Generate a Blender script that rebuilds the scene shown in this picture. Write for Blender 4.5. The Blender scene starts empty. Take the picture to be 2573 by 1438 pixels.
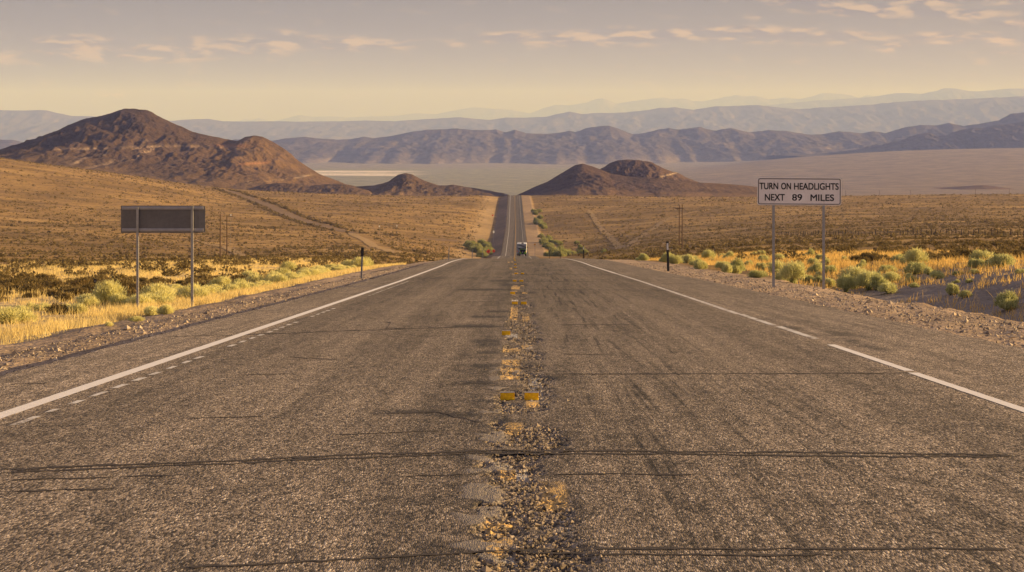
import bpy, bmesh, math, random
import numpy as np
from mathutils import Vector, Matrix, Euler

R = math.radians
scene = bpy.context.scene
COL = scene.collection

# ---------------------------------------------------------------- camera
F, CX, HR, CAM_H = 5000.0, 1307.0, 330.0, 1.23      # focal length (px of the 2573 px frame), vanishing column, horizon row, eye height
cam_data = bpy.data.cameras.new("camera")
cam_data.sensor_width = 36.0
cam_data.lens = 36.0 * F / 2573.0
cam_data.shift_y = -(719.0 - HR) / 2573.0
cam_data.shift_x = -(CX - 1286.5) / 2573.0
cam_data.clip_start = 0.2
cam_data.clip_end = 200000.0
cam = bpy.data.objects.new("camera", cam_data)
cam.location = (0, 0, CAM_H)
cam.rotation_euler = (R(90), 0, 0)
COL.objects.link(cam)
scene.camera = cam

# ---------------------------------------------------------------- light and sky
SUN_EL, SUN_AZ = R(11.0), R(79.0)                    # azimuth clockwise from +Y (the way the road runs)
SUN_STRENGTH, SKY_STRENGTH, EXPOSURE = 5.0, 0.065, 1.13
FILL_SKY = (3.3, 2.95, 3.5)                               # radiance of the added fill light overhead and behind, before SKY_STRENGTH
SKY_TINT = (0.42, 0.27, 0.135)
HAZE_DENSITY = 6.2e-5
HAZE_COLOR = (0.258, 0.355, 1.0)

sun_data = bpy.data.lights.new("sun", 'SUN')
sun_data.energy = SUN_STRENGTH
sun_data.angle = R(0.5)
sun_data.color = (1.0, 0.72, 0.43)
sun = bpy.data.objects.new("sun", sun_data)
sdir = Vector((math.sin(SUN_AZ) * math.cos(SUN_EL), math.cos(SUN_AZ) * math.cos(SUN_EL), math.sin(SUN_EL)))
sun.rotation_euler = sdir.to_track_quat('Z', 'Y').to_euler()
COL.objects.link(sun)

vs = scene.view_settings
vs.view_transform = 'Standard'
vs.look = 'None'
vs.exposure = EXPOSURE
vs.gamma = 1.0
vs.use_curve_mapping = False
scene.render.engine = 'CYCLES'
cy = scene.cycles
cy.use_denoising = True
try:
    cy.denoiser = 'OPENIMAGEDENOISE'
    cy.denoising_input_passes = 'RGB_ALBEDO_NORMAL'
except Exception:
    pass
cy.max_bounces = 5
cy.diffuse_bounces = 3
cy.transmission_bounces = 4
cy.volume_bounces = 0
cy.transparent_max_bounces = 8


class Graph:
    """small helper for building node trees"""
    def __init__(self, tree):
        self.t = tree
        self.n = tree.nodes
        self.l = tree.links

    def set(self, sock, v):
        if hasattr(v, 'is_output'):
            self.l.new(v, sock)
        elif v is not None:
            if hasattr(sock, 'default_value'):
                try:
                    sock.default_value = v
                except Exception:
                    sock.default_value = tuple(v) + (1.0,)

    def node(self, typ, props=None, **ins):
        nd = self.n.new(typ)
        for k, v in (props or {}).items():
            setattr(nd, k, v)
        for k, v in ins.items():
            key = k.replace('_', ' ')
            self.set(nd.inputs[key] if key in nd.inputs else nd.inputs[int(k[1:])], v)
        return nd

    def math(self, op, a, b=None, c=None, clamp=False):
        nd = self.n.new('ShaderNodeMath')
        nd.operation = op
        nd.use_clamp = clamp
        for i, v in enumerate((a, b, c)):
            if v is not None:
                self.set(nd.inputs[i], v)
        return nd.outputs[0]

    def vmath(self, op, a, b=None):
        nd = self.n.new('ShaderNodeVectorMath')
        nd.operation = op
        self.set(nd.inputs[0], a)
        if b is not None:
            self.set(nd.inputs[1], b)
        return nd.outputs[0]

    def mix(self, f, a, b, blend='MIX'):
        nd = self.n.new('ShaderNodeMix')
        nd.data_type = 'RGBA'
        nd.blend_type = blend
        nd.clamp_factor = True
        self.set(nd.inputs[0], f)
        self.set(nd.inputs[6], a if hasattr(a, 'is_output') else tuple(a)[:3] + (1.0,))
        self.set(nd.inputs[7], b if hasattr(b, 'is_output') else tuple(b)[:3] + (1.0,))
        return nd.outputs[2]

    def ramp(self, f, pts):
        nd = self.n.new('ShaderNodeMapRange')
        nd.interpolation_type = 'SMOOTHSTEP'
        (a, va), (b, vb) = pts
        self.set(nd.inputs['Value'], f)
        nd.inputs['From Min'].default_value = a
        nd.inputs['From Max'].default_value = b
        nd.inputs['To Min'].default_value = va
        nd.inputs['To Max'].default_value = vb
        return nd.outputs[0]

    def noise(self, vec, scale, detail=3.0, rough=0.55, dist=0.0):
        nd = self.node('ShaderNodeTexNoise', Vector=vec, Scale=scale, Detail=detail, Roughness=rough, Distortion=dist)
        return nd.outputs[0]

    def scalev(self, vec, s):
        return self.vmath('MULTIPLY', vec, s)


world = bpy.data.worlds.new("World")
scene.world = world
world.use_nodes = True
g = Graph(world.node_tree)
g.n.clear()
sky = g.node('ShaderNodeTexSky', {'sky_type': 'NISHITA', 'sun_disc': False, 'sun_elevation': SUN_EL, 'sun_rotation': SUN_AZ,
                                  'altitude': 1800.0, 'air_density': 1.0, 'dust_density': 4.0, 'ozone_density': 1.0})
base = g.mix(1.0, sky.outputs[0], SKY_TINT, 'MULTIPLY')
# clouds: bands of small cumulus low over the valley, fixed to compass bearing and elevation
tc = g.n.new('ShaderNodeTexCoord')
sep = g.n.new('ShaderNodeSeparateXYZ')
g.l.new(tc.outputs['Generated'], sep.inputs[0])
az = g.math('ARCTAN2', sep.outputs[0], sep.outputs[1])
el = g.math('ARCSINE', sep.outputs[2])


def px_az(c): return math.atan((c - CX) / F)
def px_el(r): return math.atan((HR - r) / F)


def blob(c, r, hw, hh, amp, tilt=0.0):
    """soft ellipse mask centred on a bearing and an elevation"""
    da = g.math('MULTIPLY', g.math('SUBTRACT', az, px_az(c)), F / hw)
    de = g.math('SUBTRACT', el, px_el(r))
    if tilt:
        de = g.math('ADD', de, g.math('MULTIPLY', g.math('SUBTRACT', az, px_az(c)), tilt))
    de = g.math('MULTIPLY', de, F / hh)
    d2 = g.math('ADD', g.math('POWER', g.math('ABSOLUTE', da), 2.0), g.math('POWER', g.math('ABSOLUTE', de), 2.0))
    m = g.math('SUBTRACT', 1.0, d2, clamp=True)
    return g.math('MULTIPLY', m, amp)


def total(items):
    s = items[0]
    for i in items[1:]:
        s = g.math('MAXIMUM', s, i)
    return s


mask = total([blob(330, 138, 520, 30, .95, -0.03), blob(220, 120, 170, 34, 1.0), blob(660, 112, 330, 26, .95), blob(650, 85, 130, 13, .8),
              blob(850, 112, 250, 28, 1.0), blob(1010, 112, 60, 20, .8),
              blob(1300, 96, 150, 22, .95), blob(1560, 92, 420, 30, 1.0, -0.02), blob(1800, 85, 330, 26, .9), blob(2050, 95, 320, 24, .75),
              blob(1130, 108, 60, 14, .6), blob(1895, 46, 40, 12, .6), blob(2150, 25, 280, 26, 1.05, 0.06), blob(2350, 8, 150, 20, 1.0),
              blob(2430, 42, 150, 16, .8), blob(2240, 118, 70, 18, .85), blob(2520, 108, 110, 20, .9), blob(2380, 100, 200, 24, .7),
              blob(2560, 68, 90, 12, .8), blob(2520, 135, 120, 10, .65), blob(285, 243, 30, 8, .55), blob(2520, 12, 90, 14, .7)])
comb = g.n.new('ShaderNodeCombineXYZ')
g.l.new(g.math('MULTIPLY', az, 52.0), comb.inputs[0])
g.l.new(g.math('MULTIPLY', el, 190.0), comb.inputs[1])
n1 = g.noise(comb.outputs[0], 1.0, 6.0, 0.58, 0.3)
comb2 = g.vmath('ADD', comb.outputs[0], (0.35, 0.42, 0.0))
n2 = g.noise(comb2, 1.0, 6.0, 0.58, 0.3)
dens = g.ramp(g.math('ADD', g.math('MULTIPLY', mask, 0.66), g.math('MULTIPLY', g.math('SUBTRACT', n1, 0.5), 1.35)), ((0.02, 0.0), (0.72, 1.0)))
lit = g.ramp(g.math('SUBTRACT', n1, n2), ((-0.07, 0.0), (0.13, 1.0)))
cloud_shade = g.mix(1.0, base, (0.84, 0.76, 0.86), 'MULTIPLY')
cloud_light = g.mix(1.0, base, (2.9, 2.5, 2.6), 'MULTIPLY')
cloud = g.mix(lit, cloud_shade, cloud_light)
skycol = g.mix(g.math('MULTIPLY', dens, 0.85), base, cloud)
# added fill light, out of view: bright broken cloud overhead and behind the camera
fill_mask = g.math('MAXIMUM', g.ramp(el, ((R(9), 0), (R(28), 1))), g.math('MULTIPLY', g.ramp(g.math('MULTIPLY', sep.outputs[1], -1.0), ((-.1, 0), (.35, 1))), g.ramp(el, ((0.0, .3), (R(8), 1)))))
dn = g.ramp(g.noise(tc.outputs['Generated'], 3.5, 5.0, 0.6), ((.3, .55), (.7, 1.0)))
skycol = g.mix(g.math('MULTIPLY', fill_mask, dn), skycol, FILL_SKY)
bg = g.node('ShaderNodeBackground', Color=skycol, Strength=SKY_STRENGTH)
out = g.n.new('ShaderNodeOutputWorld')
g.l.new(bg.outputs[0], out.inputs[0])

# ---------------------------------------------------------------- numpy noise
rng = np.random.default_rng(7)
random.seed(7)


def _hash(ix, iy, seed):
    h = (ix.astype(np.int64) * 374761393 + iy.astype(np.int64) * 668265263 + seed * 1442695041) & 0xFFFFFFFF
    h = ((h ^ (h >> 13)) * 1274126177) & 0xFFFFFFFF
    h = ((h ^ (h >> 16)) * 2246822519) & 0xFFFFFFFF
    return ((h ^ (h >> 15)) & 0xFFFFFF) / float(0xFFFFFF)


def vnoise(x, y, seed=0):
    x = np.asarray(x, float); y = np.asarray(y, float)
    ix, iy = np.floor(x), np.floor(y)
    fx, fy = x - ix, y - iy
    ux, uy = fx * fx * fx * (fx * (fx * 6 - 15) + 10), fy * fy * fy * (fy * (fy * 6 - 15) + 10)

    def gr(ax, ay):
        a = _hash(ax, ay, seed) * 2 * np.pi
        return np.cos(a) * (x - ax) + np.sin(a) * (y - ay)
    a, b = gr(ix, iy), gr(ix + 1, iy)
    c, d = gr(ix, iy + 1), gr(ix + 1, iy + 1)
    return ((a + (b - a) * ux) * (1 - uy) + (c + (d - c) * ux) * uy) * 1.5


def fbm(x, y, seed=0, octs=4, gain=0.5, lac=2.03):
    s, a, t = 0.0, 1.0, 0.0
    for o in range(octs):
        s = s + a * vnoise(x, y, seed + o * 17)
        t += a
        a *= gain
        x = x * lac + 3.7; y = y * lac - 1.3
    return s / t


def ridged(x, y, seed=0, octs=5, gain=0.55):
    s, a, t = 0.0, 1.0, 0.0
    for o in range(octs):
        s = s + a * (1 - 2 * np.abs(vnoise(x, y, seed + o * 23)))
        t += a
        a *= gain
        x = x * 2.07 + 1.9; y = y * 2.07 + 5.1
    return s / t


def sstep(a, b, x):
    t = np.clip((np.asarray(x, float) - a) / (b - a), 0, 1)
    return t * t * (3 - 2 * t)


def pchip(xs, ys, x):
    """monotone cubic interpolation; ys may be (n,) or (n, m)"""
    xs = np.asarray(xs, float); ys = np.asarray(ys, float)
    one = ys.ndim == 1
    if one:
        ys = ys[:, None]
    h = np.diff(xs)[:, None]
    d = np.diff(ys, axis=0) / h
    m = np.zeros_like(ys)
    m[0], m[-1] = d[0], d[-1]
    w1, w2 = 2 * h[1:] + h[:-1], h[1:] + 2 * h[:-1]
    p = d[:-1] * d[1:] > 0
    m[1:-1] = np.where(p, (w1 + w2) / (w1 / np.where(p, d[:-1], 1) + w2 / np.where(p, d[1:], 1)), 0)
    x = np.clip(np.asarray(x, float), xs[0], xs[-1])
    i = np.clip(np.searchsorted(xs, x) - 1, 0, len(xs) - 2)
    hh = h[i]
    t = ((x - xs[i])[:, None]) / hh
    t2, t3 = t * t, t * t * t
    r = (2 * t3 - 3 * t2 + 1) * ys[i] + (t3 - 2 * t2 + t) * hh * m[i] + (-2 * t3 + 3 * t2) * ys[i + 1] + (t3 - t2) * hh * m[i + 1]
    return r[:, 0] if one else r


# ---------------------------------------------------------------- the lie of the land
ROAD_Y = [-60, 0, 60, 130, 160, 250, 350, 510, 650, 794, 877, 978, 1073, 1250, 1400, 1515, 1640, 1720, 1900, 2300]
ROAD_Z = [3.3, 0.0, -3.3, -7.15, -9.0, -15.2, -21.7, -30.8, -39.6, -48.0, -49.6, -51.2, -52.9, -53.6, -52.9, -52.0, -52.6, -54.2, -60, -78]
_ry = np.arange(-60.0, 2300.0, 1.0)
_rz = pchip(ROAD_Y, ROAD_Z, _ry)
_rz = np.convolve(np.pad(_rz, 12, mode='edge'), np.ones(25) / 25, mode='valid')
_rz += np.where(_ry < 110, -0.055 * _ry - _rz, 0) * (1 - sstep(95, 110, _ry))


def road_z(y): return np.interp(y, _ry, _rz)
def road_x(y): return np.interp(y, [0, 60, 200, 850, 1073, 1515, 2000], [0, 0, -0.7, -2.2, -2.5, -4.0, -5.5])


TCOL = [-1500, -300, 0, 300, 600, 900, 1150, 1450, 1700, 2000, 2300, 2573, 3000, 4200]
TY = [50, 110, 180, 370, 510, 700, 1000, 1400, 1650, 2500, 3400, 4300, 5300, 6700, 8700, 12000, 20000, 90000]
V = [487, 455, 426.5, 400, 372, 344]       # the valley floor from 8 km on
TR = {
    -1500: [790, 700, 665, 610, 570, 490, 400, 270, 200, 260, 400, 470] + V,
    -300: [785, 700, 672, 640, 612, 555, 475, 350, 345, 400, 470, 500] + V,
    0: [780, 698, 672, 645, 622, 575, 505, 399, 395, 445, 500, 520] + V,
    300: [775, 697, 672, 650, 632, 590, 530, 444, 436, 475, 515, 525] + V,
    600: [765, 692, 668, 652, 637, 603, 548, 492, 477, 495, 525, 528] + V,
    900: [750, 680, 659, 648, 636, 612, 568, 508, 490, 500, 530, 530] + V,
    1150: [730, 668, 650, 650, 643, 632, 589, 517, 493, 505, 530, 530] + V,
    1450: [728, 667, 649, 646, 641, 634, 590, 519, 493, 505, 530, 530] + V,
    1700: [715, 662, 643, 630, 621, 609, 574, 514, 495, 500, 515, 505, 480, 440, 424, 400, 372, 344],
    2000: [700, 652, 634, 613, 600, 584, 552, 511, 496, 497, 495, 485, 462, 425, 396, 402, 372, 344],
    2300: [690, 642, 622, 602, 588, 571, 543, 508, 492, 492, 490, 476, 448, 412, 378, 398, 372, 344],
    2573: [685, 640, 618, 597, 580, 564, 538, 506, 490, 489, 486, 472, 442, 405, 372, 396, 372, 344],
    3000: [680, 638, 616, 594, 576, 560, 532, 502, 488, 486, 482, 468, 436, 400, 368, 392, 372, 344],
    4200: [680, 630, 610, 588, 570, 550, 520, 495, 482, 480, 476, 462, 430, 395, 362, 390, 372, 344],
}
_lty = np.log(TY)
_tab = np.array([TR[c] for c in TCOL], float).T            # rows by depth, columns by bearing
_gy = np.exp(np.linspace(_lty[0], _lty[-1], 700))
_gz = CAM_H - (pchip(_lty, _tab, np.log(_gy)) - HR) / F * _gy[:, None]      # heights on the depth x bearing grid
_gc = np.linspace(TCOL[0], TCOL[-1], 400)
_G = pchip(TCOL, _gz.T, _gc)                               # 400 x 700


def land_z(x, y):
    yy = np.clip(y, TY[0], TY[-1] * 0.999)
    col = np.clip(CX + F * x / yy, TCOL[0], TCOL[-1] - 1)
    u = (col - TCOL[0]) / (_gc[1] - _gc[0])
    v = (np.log(yy) - _lty[0]) / (_lty[-1] - _lty[0]) * 699
    iu = np.clip(u.astype(int), 0, 398); iv = np.clip(v.astype(int), 0, 698)
    fu, fv = u - iu, v - iv
    return (_G[iu, iv] * (1 - fu) + _G[iu + 1, iv] * fu) * (1 - fv) + (_G[iu, iv + 1] * (1 - fu) + _G[iu + 1, iv + 1] * fu) * fv


def ground(x, y, rough=True):
    """height of the bare ground (array in, array out)"""
    x = np.atleast_1d(np.asarray(x, float)); y = np.atleast_1d(np.asarray(y, float))
    x, y = np.broadcast_arrays(x, y)
    dx = x - road_x(y)
    zr = road_z(np.minimum(y, 2299))
    # roadside near the camera: paved shoulder, gravel, ditch and back slope
    left = np.interp(-dx, [0, 4.4, 4.75, 5.5, 6.5, 7.05, 8.2, 9.2, 10.7, 14, 45], [-.16, -.16, -.085, -.20, -.22, -.42, -.45, -.61, -.78, -.82, -.75])
    dd = np.interp(y, [30, 50, 64, 90], [1.0, 1.0, .5, .05])
    dwall = np.interp(y, [20, 40, 80, 130], [.0, .0, .5, 1.6])
    r_near = np.interp(dx, [0, 5.4, 5.75, 7.9, 8.9, 9.5, 10.6, 11.5, 17, 22, 45], [-.16, -.16, -.07, -.13, -.20, -.60, -.95, -.85, .65, .9, 1.1])
    r_flat = np.interp(dx, [0, 5.4, 5.75, 9, 12, 16, 22, 45], [-.16, -.16, -.07, -.12, -.15, .15, .6, 1.0])
    right = r_near * dd + r_flat * (1 - dd)
    near = zr + np.where(dx < 0, left, right)
    # further off: the road on a low bank with a borrow ditch on its left
    fl = np.interp(-dx, [0, 5.0, 5.6, 6.4, 11.5, 13.5, 30, 45], [-.16, -.16, -.08, -.25, -1.9, -1.7, .0, .4])
    fr = np.interp(dx, [0, 5.0, 5.6, 12, 14, 18, 40], [-.16, -.16, -.08, -.12, -.5, -.3, .3])
    far = zr + np.where(dx < 0, fl, fr)
    wf = sstep(420, 780, y)
    corr = near * (1 - wf) + far * wf
    G = land_z(x, y)
    a = np.abs(dx)
    wn = sstep(45, 110, y)                                  # distance at which the wide land takes over
    wlat = sstep(9 + 6 * wf, 26 + 22 * wf, a)
    wroad = 1 - wlat * wn
    wroad = np.where(y > 1720, wroad * (1 - sstep(1720, 1950, y)), wroad)
    z = G * (1 - wroad) + corr * wroad
    if rough:
        off = sstep(5.9, 9.0, a)
        z = z + off * sstep(60, 300, y) * (1 - wroad) * (fbm(x / 55, y / 90, 3) * 0.9 + fbm(x / 14, y / 22, 4) * .28)
        z = z + sstep(700, 1600, y) * (1 - wroad) * fbm(x / 260, y / 420, 5) * 2.0 * (1 - sstep(2500, 6000, y))
        nr = 1 - sstep(110, 220, y)
        z = z + nr * off * (fbm(x / 2.6, y / 3.4, 8) * .11 + fbm(x / .7, y / .9, 9) * .035)
        gsh = sstep(4.7, 5.6, a) * (1 - sstep(8, 10, a)) * nr
        z = z + gsh * (fbm(x / .22, y / .30, 10, 3) * .030 + fbm(x / .8, y / 2.2, 12, 2) * .045)
    return z


def gz(x, y): return float(ground(x, y)[0])


def at(col, row, y):
    return ((col - CX) / F * y, y, CAM_H - (row - HR) / F * y)


# ---------------------------------------------------------------- materials
def new_mat(name):
    m = bpy.data.materials.new(name)
    m.use_nodes = True
    gr = Graph(m.node_tree)
    bsdf = gr.n['Principled BSDF']
    bsdf.inputs['Roughness'].default_value = 0.9
    bsdf.inputs['Specular IOR Level'].default_value = 0.15
    return m, gr, bsdf


def obj_coord(gr):
    return gr.n.new('ShaderNodeTexCoord').outputs['Object']


def geo_pos(gr):
    return gr.n.new('ShaderNodeNewGeometry').outputs['Position']


def attr(gr, name, out='Color'):
    nd = gr.n.new('ShaderNodeAttribute')
    nd.attribute_name = name
    return nd.outputs[out]


def bump(gr, bsdf, height, strength=0.5, dist=0.02, normal=None):
    nd = gr.n.new('ShaderNodeBump')
    nd.inputs['Strength'].default_value = strength
    nd.inputs['Distance'].default_value = dist
    gr.set(nd.inputs['Height'], height)
    if normal is not None:
        gr.set(nd.inputs['Normal'], normal)
    gr.set(bsdf.inputs['Normal'], nd.outputs[0])
    return nd.outputs[0]


def plain(name, color, rough=0.6, metal=0.0, var=0.25, scale=6.0, spec=0.3, bmp=0.0):
    """paint, metal, wood: a colour with blotchy wear"""
    m, gr, b = new_mat(name)
    co = obj_coord(gr)
    n = gr.noise(co, scale, 5.0, 0.65)
    n2 = gr.noise(co, scale * 9, 2.0)
    f = gr.math('ADD', gr.math('MULTIPLY', n, 0.7), gr.math('MULTIPLY', n2, 0.3))
    dark = [c * (1 - var) for c in color]
    lite = [min(1, c * (1 + var)) for c in color]
    gr.set(b.inputs['Base Color'], gr.mix(gr.ramp(f, ((.3, 0), (.7, 1))), dark, lite))
    b.inputs['Roughness'].default_value = rough
    b.inputs['Metallic'].default_value = metal
    b.inputs['Specular IOR Level'].default_value = spec
    if bmp:
        bump(gr, b, n2, bmp, 0.01)
    return m


def asphalt_nodes(gr, co):
    """aggregate colour and height; co in metres"""
    vor = gr.node('ShaderNodeTexVoronoi', Vector=gr.scalev(co, (1.0, .21, 1.0)), Scale=132.0, Randomness=1.0)
    sp = gr.n.new('ShaderNodeSeparateColor')
    gr.l.new(vor.outputs['Color'], sp.inputs[0])
    cell = sp.outputs[0]
    tone = sp.outputs[1]
    stone = gr.mix(gr.ramp(cell, ((0.10, 0.0), (1.0, 1.0))), (0.046, 0.037, 0.031), (0.385, 0.30, 0.225))
    stone = gr.mix(gr.ramp(tone, ((.9, 0), (.98, 1))), stone, (0.66, 0.55, 0.44))
    streak_v = gr.scalev(co, (5.5, 0.10, 1.0))
    streak = gr.noise(streak_v, 1.0, 4.0, 0.6)
    fine_v = gr.scalev(co, (17.0, 0.22, 1.0))
    fine = gr.noise(fine_v, 1.0, 3.0, 0.6, 0.4)
    blot = gr.noise(co, 0.45, 5.0, 0.6)
    patch = gr.noise(gr.scalev(co, (1.6, 0.5, 1.0)), 3.0, 4.0, 0.6)
    k = gr.math('ADD', gr.ramp(streak, ((.32, 0.80), (.68, 1.18))), gr.ramp(blot, ((.3, -0.10), (.7, 0.12))))
    sp_ = gr.n.new('ShaderNodeSeparateXYZ')
    gr.l.new(co, sp_.inputs[0])
    rx_, ry_ = sp_.outputs[0], sp_.outputs[1]
    wob = gr.math('ADD', rx_, gr.math('MULTIPLY', gr.math('SUBTRACT', gr.noise(gr.scalev(co, (.2, .05, 1)), 1.0, 2.0), .5), 0.5))
    clus = gr.noise(gr.scalev(co, (1.0, .3, 1.0)), 11.0, 4.0, 0.65)
    k = gr.math('ADD', k, gr.ramp(clus, ((.34, -.26), (.64, .16))))
    # darker up the road, shade at grazing view put into the colour; polished wheel paths
    far_shade = gr.ramp(gr.math('ADD', ry_, gr.math('MULTIPLY', gr.math('SUBTRACT', blot, .5), 26.0)), ((13, 0), (62, 1)))
    k = gr.math('MULTIPLY', k, gr.math('SUBTRACT', 0.97, gr.math('MULTIPLY', far_shade, 0.25)))
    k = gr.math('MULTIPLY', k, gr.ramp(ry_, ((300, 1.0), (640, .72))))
    lane_ = gr.ramp(gr.math('ABSOLUTE', gr.math('ADD', rx_, gr.math('MULTIPLY', gr.math('SUBTRACT', wob, rx_), .25))), ((3.35, 0.80), (3.72, 1.10)))
    k = gr.math('MULTIPLY', k, lane_)
    for cx_, wd, am in ((-2.1, .42, .17), (-.95, .35, .06), (1.05, .40, -.05), (2.3, .45, .13), (-3.1, .3, -.07), (-1.6, .3, -.07), (-.45, .28, -.10), (.4, .3, -.06), (3.2, .3, -.04)):
        d_ = gr.math('DIVIDE', gr.math('SUBTRACT', wob, cx_), wd)
        e_ = gr.math('POWER', 2.718, gr.math('MULTIPLY', gr.math('MULTIPLY', d_, d_), -1.0))
        k = gr.math('ADD', k, gr.math('MULTIPLY', e_, am))
    k = gr.math('ADD', k, gr.ramp(patch, ((.25, -0.07), (.75, 0.07))))
    return stone, k, fine, vor.outputs['Distance'], cell


def mat_asphalt():
    m, gr, b = new_mat('asphalt')
    co = obj_coord(gr)
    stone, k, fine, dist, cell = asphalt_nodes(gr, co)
    wear = attr(gr, 'wear')
    ws = gr.n.new('ShaderNodeSeparateColor')
    gr.l.new(wear, ws.inputs[0])
    # r: dark oil and rubber, darkened hollows and left lip of the joint, g: old paint, b: loose pale rubble
    sx = gr.n.new('ShaderNodeSeparateXYZ')
    gr.l.new(co, sx.inputs[0])
    lane = gr.math('MULTIPLY', gr.ramp(sx.outputs[0], ((0.25, 0), (0.7, 1))), gr.ramp(sx.outputs[0], ((1.7, 1), (2.9, 0.25))))
    thin = gr.math('MULTIPLY', gr.ramp(fine, ((.53, 0), (.66, 1))), gr.math('ADD', 0.04, gr.math('MULTIPLY', lane, 0.29)))
    k = gr.math('SUBTRACT', k, thin)
    c = gr.mix(1.0, stone, (1, 1, 1), 'MULTIPLY')
    kk = gr.n.new('ShaderNodeCombineColor')
    for i in range(3):
        gr.l.new(k, kk.inputs[i])
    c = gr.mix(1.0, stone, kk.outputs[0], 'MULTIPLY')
    c = gr.mix(gr.math('MULTIPLY', ws.outputs[0], 0.85), c, (0.014, 0.013, 0.015))
    pale = gr.mix(cell, (0.13, 0.105, 0.085), (0.47, 0.375, 0.29))
    c = gr.mix(gr.math('MULTIPLY', ws.outputs[2], 0.85), c, pale)
    paint = attr(gr, 'paint')
    c = gr.mix(ws.outputs[1], c, paint)
    gr.set(b.inputs['Base Color'], c)
    b.inputs['Roughness'].default_value = 0.82
    b.inputs['Specular IOR Level'].default_value = 0.25
    h = gr.math('ADD', gr.math('MULTIPLY', dist, -1.0), gr.math('MULTIPLY', cell, 0.55))
    n = gr.noise(co, 22.0, 3.0)
    h = gr.math('ADD', h, gr.math('MULTIPLY', n, 0.8))
    h = gr.math('SUBTRACT', h, gr.math('MULTIPLY', gr.ramp(fine, ((.5, 0), (.66, 1))), 0.25))
    bump(gr, b, h, 0.55, 0.006)
    return m


def mat_road_paint(name, color, wear):
    m, gr, b = new_mat(name)
    co = obj_coord(gr)
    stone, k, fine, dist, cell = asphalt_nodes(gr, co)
    n = gr.noise(gr.scalev(co, (1.0, 0.35, 1.0)), 5.0, 6.0, 0.7)
    n2 = gr.noise(co, 45.0, 2.0, 0.6)
    f = gr.math('ADD', gr.math('MULTIPLY', n, 0.65), gr.math('MULTIPLY', n2, 0.35))
    f = gr.ramp(f, ((wear - 0.09, 0.0), (wear + 0.06, 1.0)))
    dirty = gr.mix(gr.noise(co, 9.0, 4.0), [c * .78 for c in color], color)
    gr.set(b.inputs['Base Color'], gr.mix(f, stone, dirty))
    b.inputs['Roughness'].default_value = 0.75
    bump(gr, b, gr.math('MULTIPLY', dist, -1.0), 0.25, 0.004)
    return m


def mat_tar():
    m, gr, b = new_mat('crack_filler')
    co = obj_coord(gr)
    n = gr.noise(co, 30.0, 4.0, 0.6)
    gr.set(b.inputs['Base Color'], gr.mix(n, (0.018, 0.016, 0.017), (0.10, 0.082, 0.072)))
    b.inputs['Roughness'].default_value = 0.85
    bump(gr, b, n, 0.5, 0.01)
    return m


def mat_ground():
    m, gr, b = new_mat('desert_soil')
    co = geo_pos(gr)
    tint = attr(gr, 'tint')
    n1 = gr.noise(gr.scalev(co, (1, .55, 1)), 0.018, 7.0, 0.62)
    n2 = gr.noise(gr.scalev(co, (1, .6, 1)), 0.35, 6.0, 0.68)
    n3 = gr.noise(co, 9.0, 4.0, 0.65)
    vor = gr.node('ShaderNodeTexVoronoi', Vector=co, Scale=14.0)
    sp = gr.n.new('ShaderNodeSeparateColor')
    gr.l.new(vor.outputs['Color'], sp.inputs[0])
    k = gr.math('ADD', gr.ramp(n1, ((.3, .78), (.7, 1.22))), gr.ramp(n2, ((.3, -.2), (.72, .2))))
    k = gr.math('ADD', k, gr.ramp(n3, ((.3, -.18), (.7, .18))))
    k = gr.math('ADD', k, gr.math('MULTIPLY', gr.math('SUBTRACT', sp.outputs[0], .5), 0.35))
    kk = gr.n.new('ShaderNodeCombineColor')
    for i in range(3):
        gr.l.new(k, kk.inputs[i])
    gr.set(b.inputs['Base Color'], gr.mix(1.0, tint, kk.outputs[0], 'MULTIPLY'))
    b.inputs['Roughness'].default_value = 0.95
    h = gr.math('ADD', gr.math('MULTIPLY', n3, 1.0), gr.math('MULTIPLY', vor.outputs['Distance'], -0.6))
    nn = bump(gr, b, h, 0.5, 0.035)
    b2 = gr.n.new('ShaderNodeBump')
    b2.inputs['Strength'].default_value = 0.6
    b2.inputs['Distance'].default_value = 0.5
    gr.set(b2.inputs['Height'], n2)
    gr.set(b2.inputs['Normal'], nn)
    gr.set(b.inputs['Normal'], b2.outputs[0])
    return m


def mat_hill(name, s, bump_d):
    """rock and scree; s scales the pattern to the size of the hill"""
    m, gr, b = new_mat(name)
    co = geo_pos(gr)
    tint = attr(gr, 'tint')
    n1 = gr.noise(co, 0.02 * s, 8.0, 0.66)
    n2 = gr.noise(co, 0.16 * s, 6.0, 0.7)
    k = gr.math('ADD', gr.ramp(n1, ((.3, .78), (.7, 1.22))), gr.ramp(n2, ((.3, -.25), (.7, .25))))
    kk = gr.n.new('ShaderNodeCombineColor')
    for i in range(3):
        gr.l.new(k, kk.inputs[i])
    gr.set(b.inputs['Base Color'], gr.mix(1.0, tint, kk.outputs[0], 'MULTIPLY'))
    b.inputs['Roughness'].default_value = 0.95
    bump(gr, b, gr.math('ADD', n2, gr.math('MULTIPLY', n1, 2.0)), 0.9, bump_d)
    return m


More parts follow.
